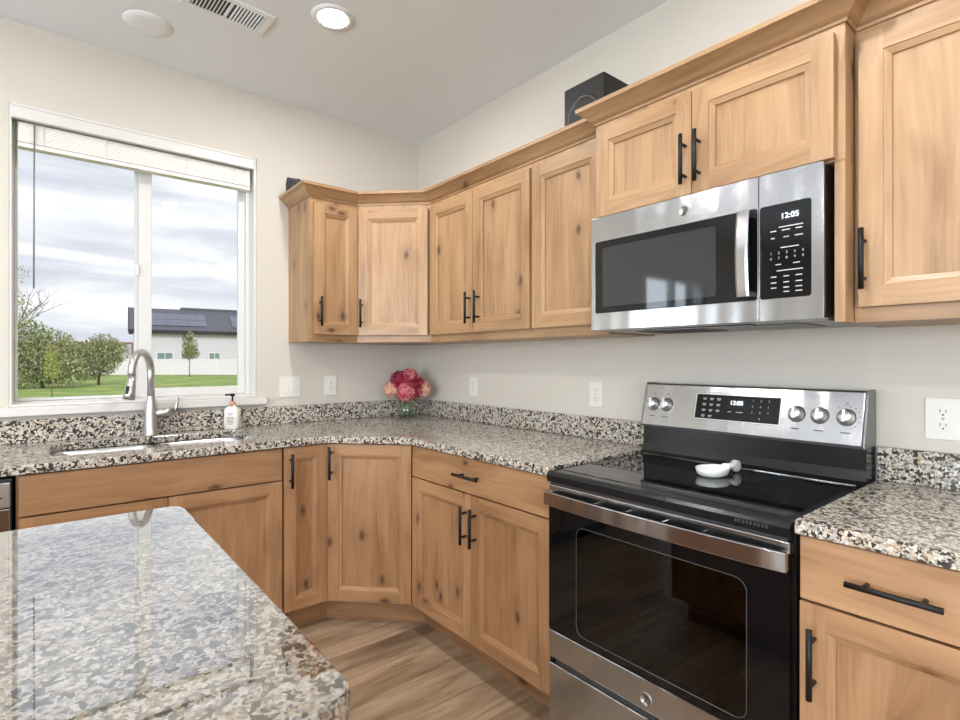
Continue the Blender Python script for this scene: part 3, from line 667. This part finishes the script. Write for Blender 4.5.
# back guard: black curved lower part + tilted stainless panel
mb = MB(); mb.prism([(.530, .9057), (.545, .920), (.553, .950), (.557, 1.028), (.645, 1.028), (.645, .9057)], .0015, RW-.0015, axis='x'); bgd = mb.build('backguard', M_BLKPL, rg)
MB().tube([(.02, .5265, .9085), (RW-.02, .5265, .9085)], .0016, 6).build('glass_edge_strip', M_CHROME, bgd)
BX0, BX1 = 0.0, RW
mb = MB(); mb.prism([(.530, 1.023), (.574, 1.180), (.580, 1.186), (.640, 1.186), (.640, 1.023)], .010, RW-.008, axis='x'); cpn = mb.build('control_panel', M_STEEL, rg, bevel=.0025)
for xa, xb in ((0, .0095), (RW-.0075, RW)): MB().prism([(.532, 1.016), (.576, 1.182), (.582, 1.1885), (.645, 1.1885), (.645, 1.016)], xa, xb, axis='x').build('end_cap', mat('end_cap_steel', (.22, .22, .22), .35, .8), cpn, bevel=.002)
MB().box(.002, RW-.002, .532, .645, 1.0165, 1.0225).build('shadow_gap', M_SLOT, cpn)
tilt = math.atan2(.044, .157)
fr = bpy.data.objects.new('control_face', None)
def onpanel(x, h, out=0.0):    # point on the tilted face, h metres up the slope
    return (x, .530+h*math.sin(tilt)-out*math.cos(tilt), 1.023+h*math.cos(tilt)+out*math.sin(tilt))
PR = (-tilt, 0, 0)
def panel_box(x0, x1, h0, h1, t, mtl, name, parent, base=0., bevel=0):
    mb = MB().box(x0, x1, -t-base, -base, h0, h1); return mb.build(name, mtl, parent, (0, .530, 1.023), PR, bevel=bevel)
pf = panel_box(.222, .520, .040, .138, .0016, M_CHROME, 'display_bezel', cpn, bevel=.001)
panel_box(.226, .516, .044, .134, .0022, M_BGLASS, 'display_panel', cpn)
panel_box(.342, .404, .092, .122, .0024, mat('black_display_window', (.002, .002, .002), .05), 'display_window', cpn)
text('clock_digits', '12:05', .021, M_LED, cpn, onpanel(.373, .107, .0027), (PI/2-tilt, 0, 0))
marks = MB()
for i in range(3):
    for j in range(4): 
        if j == 3 and i == 2: continue
        marks.box(.250+i*.026, .264+i*.026, -.0026, -.0020, .118-j*.021, .1205-j*.021); marks.box(.252+i*.026, .262+i*.026, -.0026, -.0020, .1135-j*.021, .1155-j*.021)
for x in (.345, .375, .385): marks.box(x, x+.012, -.0026, -.0020, .074, .0765)
marks.build('button_print', M_WMARK, cpn, (0, .530, 1.023), PR)
for k, ch in enumerate('1234567890'):
    x, j = (.428+(k % 3)*.026, k//3) if k < 9 else (.454, 3)
    text('keypad_digit', ch, .0085, M_WMARK, cpn, onpanel(x, .119-j*.0205, .0025), (PI/2-tilt, 0, 0))
def knob(x):
    k = MB().lathe([(0, -.0), (.0215, 0), (.0235, -.004), (.0225, -.010), (.0185, -.013), (.0175, -.024), (.016, -.0265), (0, -.0268)], 30, axis='y').build('knob', M_KNOB, cpn, onpanel(x, .085), PR)
    MB().box(-.0042, .0042, -.034, -.020, -.019, .019).build('knob_grip', M_KNOB, k, bevel=.0015)
    MB().lathe([(.0238, -.0005), (.0265, -.0005), (.0265, .0), (.0238, .0)], 30, axis='y').build('knob_ring', M_DKGREY, k)
for x in (.050, .106, .566, .632, .703):
    knob(x)
for x in (.050, .106, .566, .632, .703):
    mb = MB().box(x-.003, x+.003, -.0004, 0, .126, .130).box(x-.012, x+.012, -.0004, 0, .036, .039); mb.build('knob_print', M_GMARK, cpn, (0, .530, 1.023), PR)
mb = MB(); 
for q in range(9): a = -.6+q*.42; mb.box(.703+.036*math.sin(a)-.002, .703+.036*math.sin(a)+.002, -.0004, 0, .085+.036*math.cos(a)-.001, .085+.036*math.cos(a)+.001)
mb.build('knob_print', M_GMARK, cpn, (0, .530, 1.023), PR)

# spoon rest
sr = empty('spoon_rest', (-.315, -2.212, .9073), math.radians(-14), 'white ceramic spoon rest with a round handle sitting on the glass cooktop', 'spoon rest')
mb = MB(); vs = []; n = 28
for (r, h) in [(0, .002), (.7, .002), (.86, .006), (1.0, .024), (1.03, .027), (1.06, .025), (.95, .006), (.78, .0), (0, 0)]:
    for k in range(n):
        q = 2*PI*k/n; c_, s_ = math.cos(q), math.sin(q); ax = .056
        vs.append((ax*r*c_*(1+.18*c_), .043*r*s_, h))
mb.add(vs, [(i*n+k, i*n+(k+1) % n, (i+1)*n+(k+1) % n, (i+1)*n+k) for i in range(8) for k in range(n)], 0, True); mb.build('bowl', M_CERAMIC, sr)
MB().tube([(.058, 0, .022), (.072, 0, .024), (.085, 0, .024), (.095, 0, .022)], [.013, .010, .010, .011], 12).build('neck', M_CERAMIC, sr)
MB().lathe([(0, -.010), (.013, -.010), (.019, -.007), (.020, 0), (.019, .007), (.013, .010), (0, .010)], 26, (.110, 0, .022), axis='y').build('rest_handle', mat('grey_ceramic', (.50, .49, .47), .3), sr)

# ------------------------------------------------------------------ microwave
mw = empty('microwave', (-.425, -1.816, 1.383), RB, 'stainless over-the-range microwave with black glass door, hung under the short cabinet', 'microwave')
MW, MH = .7485, .4075
mb = MB(); mb.box(.004, MW-.002, .042, .42, .012, MH); mb.build('body', M_DKGREY, mw)
mb = MB(); mb.box(.006, MW-.006, .030, .415, 0.0, .0115); un = mb.build('underside', mat('grey_underside', (.30, .29, .28), .4, .6), mw)
MB().box(.12, .36, .10, .30, -.003, .0).build('grease_filter', M_DKGREY, un); MB().box(.43, .66, .10, .30, -.003, 0).build('grease_filter', M_DKGREY, un)
MB().box(.20, .55, .035, .075, -.004, 0).build('vent_lamp', M_BLKPL, un)
mb = MB()
for k in range(20): mb.box(.13+k*.011, .136+k*.011, .105, .295, -.0045, -.003)
mb.build('filter_slots', M_SLOT, un)
SX = .588   # door / control split
def face(name, x0, x1, hx0, hx1, mtl, parent, hz0=.063, hz1=.319, r=.008):
    loops = [[Vector((x, z, 0)) for x, z in rrect(x0, x1, 0.002, MH, .004, 2)], [Vector((x, z, 0)) for x, z in rrect(hx0, hx1, hz0, hz1, r, 4)]]
    tri = tessellate_polygon(loops); ap = [p for l in loops for p in l]; n = len(ap); mb = MB()
    mb.add([(p.x, 0, p.y) for p in ap]+[(p.x, .040, p.y) for p in ap], [tuple(t) for t in tri]+[tuple(n+i for i in t[::-1]) for t in tri]); st = 0
    for l in loops:
        k = len(l)
        for i in range(k): j = (i+1) % k; mb.f.append([st+i, st+j, n+st+j, n+st+i]); mb.m.append(0); mb.sm.append(False)
        st += k
    return mb.build(name, mtl, parent, bevel=.001)
md = face('door', 0, SX-.001, .018, SX-.0035, M_STEEL, mw)
MB().box(.0175, SX-.003, .0015, .039, .0625, .3195).build('door_glass', M_BGLASS, md)
MB().prism(rrect(.05, .465, .085, .295, .01, 4), .0005, .0016, axis='y').build('window_mesh', mat('dark_window_mesh', (.022, .022, .023), .04, spec=.6), md)
emblem(md, .364, 0, .360, .0165)
mb = MB(); vs = []; N = 16
for i in range(N+1):
    t = i/N; z = .072+t*.240; b = .034+.010*math.sin(PI*t)**.8
    vs += [(.542, -b, z), (.548, -b-.004, z), (.571, -b-.004, z), (.577, -b, z), (.574, -b+.008, z), (.545, -b+.008, z)]
fs = [(i*6+k, i*6+(k+1) % 6, (i+1)*6+(k+1) % 6, (i+1)*6+k) for i in range(N) for k in range(6)]+[tuple(range(6)), tuple(N*6+k for k in range(6))]
mb.add(vs, fs, 0, False); mb.box(.549, .572, -.034, .002, .073, .088).box(.549, .572, -.034, .002, .297, .311); mb.build('handle', M_STEELV, md)
mc = face('control_section', SX+.001, MW, SX+.003, .720, M_STEEL, mw)
MB().box(SX+.0025, .7205, .0012, .039, .0625, .3195).build('control_glass', M_BGLASS, mc)
MB().box(.634, .704, .0006, .0014, .270, .300).build('display_window', mat('black_lcd', (.002, .002, .002), .05), mc)
text('clock_digits', '12:05', .021, M_LED, mc, (.668, .0004, .2845))
mb = MB()
for z, xs in ((.256, ((.640, .700),)), (.247, ((.618, .634), (.648, .668), (.682, .698))), (.228, ((.620, .630), (.652, .666), (.680, .700))), (.200, ((.645, .690),)), (.155, ((.632, .646), (.676, .692))), (.138, ((.635, .700),)),
              (.122, ((.620, .634), (.652, .666), (.682, .698))), (.106, ((.620, .634), (.652, .666), (.682, .698))), (.092, ((.620, .634), (.652, .666), (.682, .698))), (.080, ((.652, .666), (.682, .698)))):
    for a, b in xs: mb.box(a, b, .0006, .0013, z-.0014, z+.0014)
mb.build('button_print', M_WMARK, mc)
for k, ch in enumerate('1234567890'):
    text('keypad_digit', ch, .0095, M_WMARK, mc, (.620+(k % 5)*.020, .0008, .186-(k//5)*.014))

# ------------------------------------------------------------------ dishwasher
dw = empty('dishwasher', (-2.652, -.612, 0), 0, 'stainless dishwasher under the counter left of the sink cabinet', 'dishwasher')
MB().box(.004, .596, .02, .59, .10, .865).build('body', M_DKGREY, dw)
MB().box(.02, .58, .06, .5, 0, .0995).build('toe_kick', M_BLACK, dw)
dwd = MB().box(.004, .594, -.022, .0195, .105, .770).build('door', M_STEEL, dw, bevel=.004)
dwc = MB().box(.004, .594, -.024, .0195, .773, .860).build('control_strip', mat('warm_grey_steel', (.48, .45, .42), .35, .8), dw, bevel=.004)
MB().box(.555, .572, -.0255, -.0239, .806, .812).build('status_light', M_RED, dwc)
MB().box(.10, .50, -.0245, -.0235, .80, .825).build('grip_recess', M_SLOT, dwc)

# ------------------------------------------------------------------ outlets and switch
def plate(loc, rz, w_, h_, label, name='wall_outlet', cat='outlet', gangs=1, rocker=False):
    r = empty(name, loc, rz, label, cat)
    mb = MB(); mb.box(-w_/2, w_/2, -.005, 0, -h_/2, h_/2); p = mb.build('cover_plate', M_PLATE, r, bevel=.0018)
    for g_ in range(gangs):
        cx = (g_-(gangs-1)/2)*.046
        if rocker:
            MB().box(cx-.017, cx+.017, -.0065, -.005, -.034, .034).build('rocker', M_PLATE, r, bevel=.001)
            MB().box(cx-.0155, cx+.0155, -.0085, -.0065, -.032, .001).build('rocker', M_PLATE, r, bevel=.001)
        else:
            for s in (-1, 1):
                f = MB().prism([(x, z+s*.0195) for x, z in rrect(cx-.0165, cx+.0165, -.0145, .0145, .008, 4)], -.0068, -.005, axis='y').build('receptacle', M_PLATE, r)
                mb = MB().box(cx-.0075, cx-.0055, -.0072, -.0065, s*.0195-.001, s*.0195+.008).box(cx+.0055, cx+.0075, -.0072, -.0065, s*.0195-.001, s*.0195+.007).lathe([(0, -.0072), (.0024, -.0072), (.0024, -.0065)], 10, (cx, 0, s*.0195-.0075), axis='y')
                mb.build('slots', M_SLOT, f)
            MB().lathe([(0, -.0062), (.003, -.0062), (.0035, -.005)], 12, (cx, 0, 0), axis='y').build('screw', M_NICKEL, r)
    return r
plate((-.876, -.0005, 1.124), 0, .118, .118, 'double white rocker switch on the wall just right of the window', 'light_switch', 'switch', 2, True)
plate((-.629, -.0005, 1.123), 0, .075, .118, 'white wall outlet under the narrow wall cabinet, right of the light switch')
plate((-.0005, -.602, 1.121), RB, .075, .114, 'white wall outlet just right of the flower vase')
plate((-.0005, -1.504, 1.119), RB, .075, .114, 'white wall outlet immediately left of the range')
plate((-.0005, -2.728, 1.111), RB, .080, .118, 'white wall outlet right of the range, above the short counter')

# ------------------------------------------------------------------ speakers
s1 = empty('speaker', (-.13, -1.634, 2.1665), RB, 'large black cube speaker on top of the cabinets left of the microwave', 'speaker')
MB().box(-.105, .105, -.12, .05, 0, .262).build('cabinet', M_SPK, s1, bevel=.006)
MB().lathe([(0, -.108), (.024, -.110), (.030, -.1185), (.055, -.104), (.072, -.122), (.080, -.1245), (.084, -.1205)], 36, (0, 0, .12), axis='y').build('woofer', M_CONE, s1)
s2 = empty('speaker', (-.900, -.12, 2.2078), math.radians(-15), 'small black speaker on top of the cabinet nearest the window', 'speaker')
MB().box(-.036, .036, -.05, .05, 0, .066).build('cabinet', M_SPK, s2, bevel=.005)
MB().lathe([(0, -.046), (.008, -.047), (.022, -.0515), (.026, -.053), (.028, -.0505)], 28, (0, 0, .033), axis='y').build('woofer', M_CONE, s2)

# ------------------------------------------------------------------ ceiling fixtures
def downlight(x, y, lab, lit=True):
    r = empty('ceiling_light', (x, y, H), 0, lab, 'ceiling light', 'round recessed ceiling lights')
    MB().lathe([(.062, -.004), (.068, -.006), (.090, -.004), (.0905, 0), (.060, 0)], 40).build('trim_ring', M_FIX, r)
    MB().lathe([(0, -.0035), (.0615, -.0035), (.0615, -.001)], 40).build('diffuser', M_LAMP, r)
downlight(-1.012, -.898, 'lit round recessed ceiling light with warm glow, above the kitchen corner')
n = 0
for x, y in ((-2.75, -.95), (-1.05, -2.45), (-2.75, -2.6), (-1.05, -4.3), (-2.75, -4.3), (-4.7, -1.6), (-4.7, -3.4), (-4.7, -5.2), (-2.75, -6.1), (-1.05, -6.1)):  # unseen ceiling lamps, added to light the kitchen
    downlight(x, y, ['added recessed ceiling light above the sink side of the island', 'added recessed ceiling light in front of the range', 'added recessed ceiling light over the island top', 'added recessed ceiling light along the right wall behind the camera', 'added recessed ceiling light behind the island', 'added recessed ceiling light by the patio door', 'added recessed ceiling light in the middle of the dining side', 'added recessed ceiling light at the back of the dining side', 'added recessed ceiling light near the back window', 'added recessed ceiling light in the back right corner'][n]); n += 1
cv = empty('ceiling_cover', (-1.617, -.345, H), 0, 'flat white round cover on the ceiling above the window', 'ceiling cover')
MB().lathe([(0, -.008), (.035, -.008), (.060, -.0075), (.092, -.0035), (.095, 0), (0, 0)], 44).build('cover_disc', M_FIX, cv)
vt = empty('ceiling_vent', (-1.372, -.672, H), math.radians(3), 'white louvred ceiling air vent between the round cover and the lit lamp', 'vent')
mb = MB(); mb.box(-.165, .165, -.085, -.060, -.007, 0).box(-.165, .165, .060, .085, -.007, 0).box(-.165, -.135, -.06, .06, -.007, 0).box(.135, .165, -.06, .06, -.007, 0).box(-.006, .006, -.06, .06, -.007, 0).build('frame', M_FIX, vt, bevel=.0015)
MB().box(-.135, .135, -.06, .06, -.0012, -.0002).build('duct_opening', M_SLOT, vt)
for k in range(20):
    x = -.128+k*.0135
    if abs(x) < .008: continue
    a = .5 if x > 0 else -.5
    M = Matrix.Translation((x, 0, -.005)) @ Matrix.Rotation(a, 4, 'Y')
    MB().box(-.0035, .0035, -.06, .06, -.0007, .0007, 0, M).build('louvre', M_FIX, vt)

# ------------------------------------------------------------------ outside
GZ = -.30
def lawn_mat():
    m = mat('lawn', rough=.9); nt = m.node_tree; ge = nd(nt, 'ShaderNodeNewGeometry')
    n = nd(nt, 'ShaderNodeTexNoise'); n.inputs['Scale'].default_value = .55; n.inputs['Detail'].default_value = 5; lk(nt, ge.outputs['Position'], n.inputs['Vector'])
    r = ramp(nt, [(.3, (.14, .25, .04)), (.52, (.23, .34, .065)), (.62, (.36, .38, .12)), (.74, (.62, .42, .22))]); lk(nt, n.outputs['Fac'], r.inputs[0])
    n2 = nd(nt, 'ShaderNodeTexNoise'); n2.inputs['Scale'].default_value = 9; lk(nt, ge.outputs['Position'], n2.inputs['Vector'])
    c = mixc(nt, .35, r.outputs[0], n2.outputs['Fac'], 'OVERLAY'); lk(nt, c, pb(m).inputs['Base Color']); return m
tag(MB().box(-90, 110, .4, 160, GZ-.1, GZ).build('lawn', lawn_mat()), kind='structure')
# fence
F0, F1 = Vector((1.0, 66.96)), Vector((24.0, 47.9)); L = (F1-F0).length; ang = math.atan2(F1.y-F0.y, F1.x-F0.x)
M_FENCE = mat('white_vinyl_fence', (.93, .87, .94), .5)
fe = empty('yard_fence', (F0.x, F0.y, GZ), ang, 'long white vinyl privacy fence across the lawn outside the window', 'fence')
N = int(L/2.4)
for i in range(N+1): MB().box(i*2.4-.06, i*2.4+.06, -.06, .06, 0, 1.75).build('post', M_FENCE, fe)
for i in range(N):
    mb = MB().box(i*2.4+.06, i*2.4+2.34, -.02, .02, .05, 1.66).box(i*2.4+.06, i*2.4+2.34, -.04, .04, .03, .16).box(i*2.4+.06, i*2.4+2.34, -.04, .04, 1.56, 1.69)
    for k in range(1, 12): mb.box(i*2.4+.06+k*.19-.006, i*2.4+.06+k*.19+.006, -.027, -.02, .16, 1.56)
    mb.build('panel', M_FENCE, fe)
# neighbour house
def siding():
    m = mat('pale_grey_siding', (.62, .62, .65), .7); nt = m.node_tree; tc = nd(nt, 'ShaderNodeTexCoord'); sp = nd(nt, 'ShaderNodeSeparateXYZ'); lk(nt, tc.outputs['Object'], sp.inputs[0])
    f = math_(nt, 'FRACT', math_(nt, 'MULTIPLY', sp.outputs[2], 5.)); c = mixc(nt, math_(nt, 'LESS_THAN', f, .12), (.76, .70, .77), (.60, .55, .62)); lk(nt, c, pb(m).inputs['Base Color']); return m
M_SID = siding(); M_ROOF = mat('charcoal_shingles', (.11, .115, .14), .85); M_FASC = mat('dark_fascia', (.02, .02, .025), .6)
hs = empty('neighbor_house', (5.95, 68.5, GZ), math.radians(-6.), 'two-storey pale grey neighboring house with dark roof and solar panels behind the fence', 'house')
HW, HD, EV, RZ = 24., 10., 5.25, 7.9
mb = MB(); mb.add([(0,0,0),(HW,0,0),(HW,HD,0),(0,HD,0),(0,0,EV),(HW,0,EV),(HW,HD,EV),(0,HD,EV),(0,HD/2,RZ-.15),(HW,HD/2,RZ-.15)], [(0,1,5,4),(1,2,6,9,5),(2,3,7,6),(3,0,4,8,7),(4,5,9,8),(7,8,9,6),(0,3,2,1)]); mb.build('walls', M_SID, hs)
sl = (RZ-EV)/(HD/2)
mb = MB()
for s in (0, 1):
    ya, yb = (-.5, HD/2) if s == 0 else (HD+.5, HD/2)
    za = EV-.5*sl+.05
    mb.add([(-.5, ya, za), (HW+.5, ya, za), (HW+.5, yb, RZ+.05), (-.5, yb, RZ+.05), (-.5, ya, za-.12), (HW+.5, ya, za-.12), (HW+.5, yb, RZ-.07), (-.5, yb, RZ-.07)], [(0,1,2,3),(7,6,5,4),(0,4,5,1),(1,5,6,2),(2,6,7,3),(3,7,4,0)])
mb.build('roof', M_ROOF, hs)
MB().box(-.52, HW+.52, -.56, -.46, EV-.62, EV-.20).build('gutter', M_FASC, hs)
mb = MB(); mb.prism([(-.5, EV-.5*sl-.2), (HD/2, RZ-.25), (HD/2, RZ+.1), (-.5, EV-.5*sl+.08)], -.56, -.48, axis='x'); mb.build('rake_board', M_FASC, hs)
MB().box(5.0, HW, HD/2-.2, HD/2+.9, RZ-.05, RZ+.30).build('ridge_dormer', M_ROOF, hs)
mt = Matrix.Rotation(math.atan(sl), 4, 'X'); M_SOL = mat('solar_panel', (.13, .14, .20), .3)
for (a, b, c, d_) in ((.2, 8.1, 1.1, 4.9), (10.4, 23.3, 1.1, 4.9)):
    mb = MB(); nx = int((b-a)/1.05)
    for i in range(nx):
        for j in range(2): mb.box(a+i*1.05, a+i*1.05+1.02, c+j*1.75, c+j*1.75+1.7, .0, .05)
    mb.build('solar_array', M_SOL, hs, (0, -.5, EV-.5*sl+.11), (math.atan(sl), 0, 0))
M_WIN = mat('house_window_glass', (.22, .30, .31), .15); 
for wx, wz, ww, wh in ((4.75, 3.85, 1.05, .95), (2.3, 1.55, 1.5, .85), (4.75, 1.45, 1.2, .9), (7.7, 1.5, 1.1, .9), (14.5, 3.6, 1.3, 1.1)):
    f = MB().box(wx-.12, wx+ww+.12, -.05, .0, wz-.12, wz+wh+.12).build('window', mat('white_window_trim', (.8, .8, .8), .5), hs)
    MB().box(wx, wx+ww/2-.04, -.06, -.05, wz, wz+wh).box(wx+ww/2+.04, wx+ww, -.06, -.05, wz, wz+wh).build('pane', M_WIN, f)
# porch wing at the left gable
mb = MB(); mb.prism([(-3.4, 0), (-3.4, 2.9), (-.2, 3.55), (-.2, 0)], 6., 9.9, axis='y'); mb.build('rear_wing', M_SID, hs)
h2 = empty('distant_house', (3.2, 92, GZ), -.2, 'low distant house with a brown roof, between the bushes and the grey house', 'house')
MB().box(-4.5, 5, 0, 6, 0, 2.6).build('walls', mat('tan_siding', (.42, .36, .29), .8), h2)
MB().prism([(-.5, 2.6), (3., 4.3), (6.5, 2.6)], -5, 5.5, axis='x').build('roof', mat('brown_shingles', (.20, .12, .085), .85), h2)

# plants
LEAF = {}
def leaf_mats(key, cols):
    if key not in LEAF: LEAF[key] = [mat(key+'_leaf_%s' % 'abc'[i], c, .6, spec=.2) for i, c in enumerate(cols)]
    return LEAF[key]
BARK = mat('grey_brown_bark', (.16, .12, .09), .9)
def leaves(mb, blobs, n, size, rr, nm):
    tot = sum(b[3]*b[4]*b[5] for b in blobs)
    for cx, cy, cz, rx, ry, rz in blobs:
        for _ in range(int(n*rx*ry*rz/tot)+1):
            while True:
                d = Vector((rr.uniform(-1, 1), rr.uniform(-1, 1), rr.uniform(-1, 1)))
                if .25 < d.length < 1: break
            p = Vector((cx+d.x*rx, cy+d.y*ry, cz+d.z*rz)); s = size*rr.uniform(.6, 1.3)
            q = Euler((rr.uniform(0, 6.3), rr.uniform(0, 6.3), rr.uniform(0, 6.3))).to_matrix()
            mb.add([p+q @ Vector(v) for v in ((-s, 0, 0), (0, -s*.5, s*.1), (s, 0, 0), (0, s*.5, s*.1))], [(0, 1, 2, 3)], rr.randrange(nm))
def branches(mb, base, dirv, ln, r, depth, rr, tips, spread=.55):
    p = Vector(base); pts = [p.copy()]; d = Vector(dirv).normalized()
    for _ in range(4):
        d = (d+Vector((rr.uniform(-1, 1), rr.uniform(-1, 1), rr.uniform(-.4, .8)))*.16).normalized(); p = p+d*ln/4; pts.append(p.copy())
    mb.tube(pts, [r*(1-.13*i) for i in range(5)], 5)
    tips.append(p)
    if depth > 0:
        for _ in range(3):
            k = rr.randint(2, 4); nd_ = (d+Vector((rr.uniform(-1, 1), rr.uniform(-1, 1), rr.uniform(-.3, .6)))*spread*1.5).normalized()
            branches(mb, pts[k], nd_, ln*.68, r*.55, depth-1, rr, tips, spread)
def plant(name, loc, label, cat, blobs, n, size, key, cols, trunk_h, tr, seed, depth=2, group=None, lean=(0, 0, 1), ln=None):
    rr = random.Random(seed); r = empty(name, (loc[0], loc[1], GZ), 0, label, cat, group)
    mb = MB(); tips = []; branches(mb, (0, 0, 0), lean, ln or trunk_h, tr, depth, rr, tips); mb.build('trunk', BARK, r, fix=False)
    ms = leaf_mats(key, cols); mb = MB()
    if n: leaves(mb, blobs, n, size, rr, len(ms)); tag(mb.build('foliage', ms, r, fix=False))
OL = [(.27, .31, .13), (.38, .40, .19), (.17, .21, .09), (.50, .48, .28)]
LEAF_N = [mat('olive_leaf_%s' % k, c, .6, spec=.2) for k, c in zip(('dark', 'mid', 'deep', 'pale'), OL)]; LEAF['olive'] = LEAF_N
plant('bush', (-2.0, 35.7), 'large loose green bush at the left edge of the window view', 'bush', [(-1.1, 0, 1.5, 1.5, 1.5, 1.7), (.3, 0, 1.8, 1.5, 1.4, 1.6), (-.6, 0, 2.9, 1.0, 1., 1.0), (.9, -.4, 1.0, 1.2, 1.2, 1.0)], 8000, .09, 'olive', OL, 1.6, .10, 3)
plant('bush', (.75, 38.6), 'rounder green bush to the right of the large loose one', 'bush', [(0, 0, 1.7, 1.3, 1.3, 1.2), (-.7, 0, 1.5, 1.2, 1.2, 1.3), (.8, 0, 2.1, .9, .9, .8), (.2, 0, 2.6, .9, .8, .7)], 5200, .085, 'olive', OL, 1.5, .09, 5)
plant('bush', (-6.0, 38.), 'green bush farthest left in the yard', 'bush', [(0, 0, 1.7, 2.2, 1.8, 1.9)], 2400, .10, 'olive', OL, 1.5, .09, 8)
plant('tree', (-3.5, 40.8), 'tall sparse tree with bare twigs rising above the bushes', 'tree', [(0, 0, 4.5, 1.4, 1.3, 1.5), (.2, 0, 6.9, .7, .7, .8)], 750, .08, 'olive', OL, 3.6, .12, 11, depth=4, ln=3.6)
plant('tree', (8.47, 51.8), 'small young tree standing in front of the white fence', 'tree', [(0, 0, 2.9, .68, .68, .85), (.05, 0, 2.2, .80, .80, .6), (0, 0, 3.7, .38, .38, .55)], 1500, .09, 'olive', OL, 2.6, .045, 13, depth=1)
plant('sapling', (-1.70, 25.2), 'thin yellow-green sapling in front of the bushes', 'sapling', [(0, 0, 1.25, .30, .30, .55), (0, 0, 1.8, .25, .25, .5)], 650, .04, 'lime', [(.42, .44, .10), (.52, .52, .16), (.33, .38, .09)], 1.3, .02, 17, depth=1)
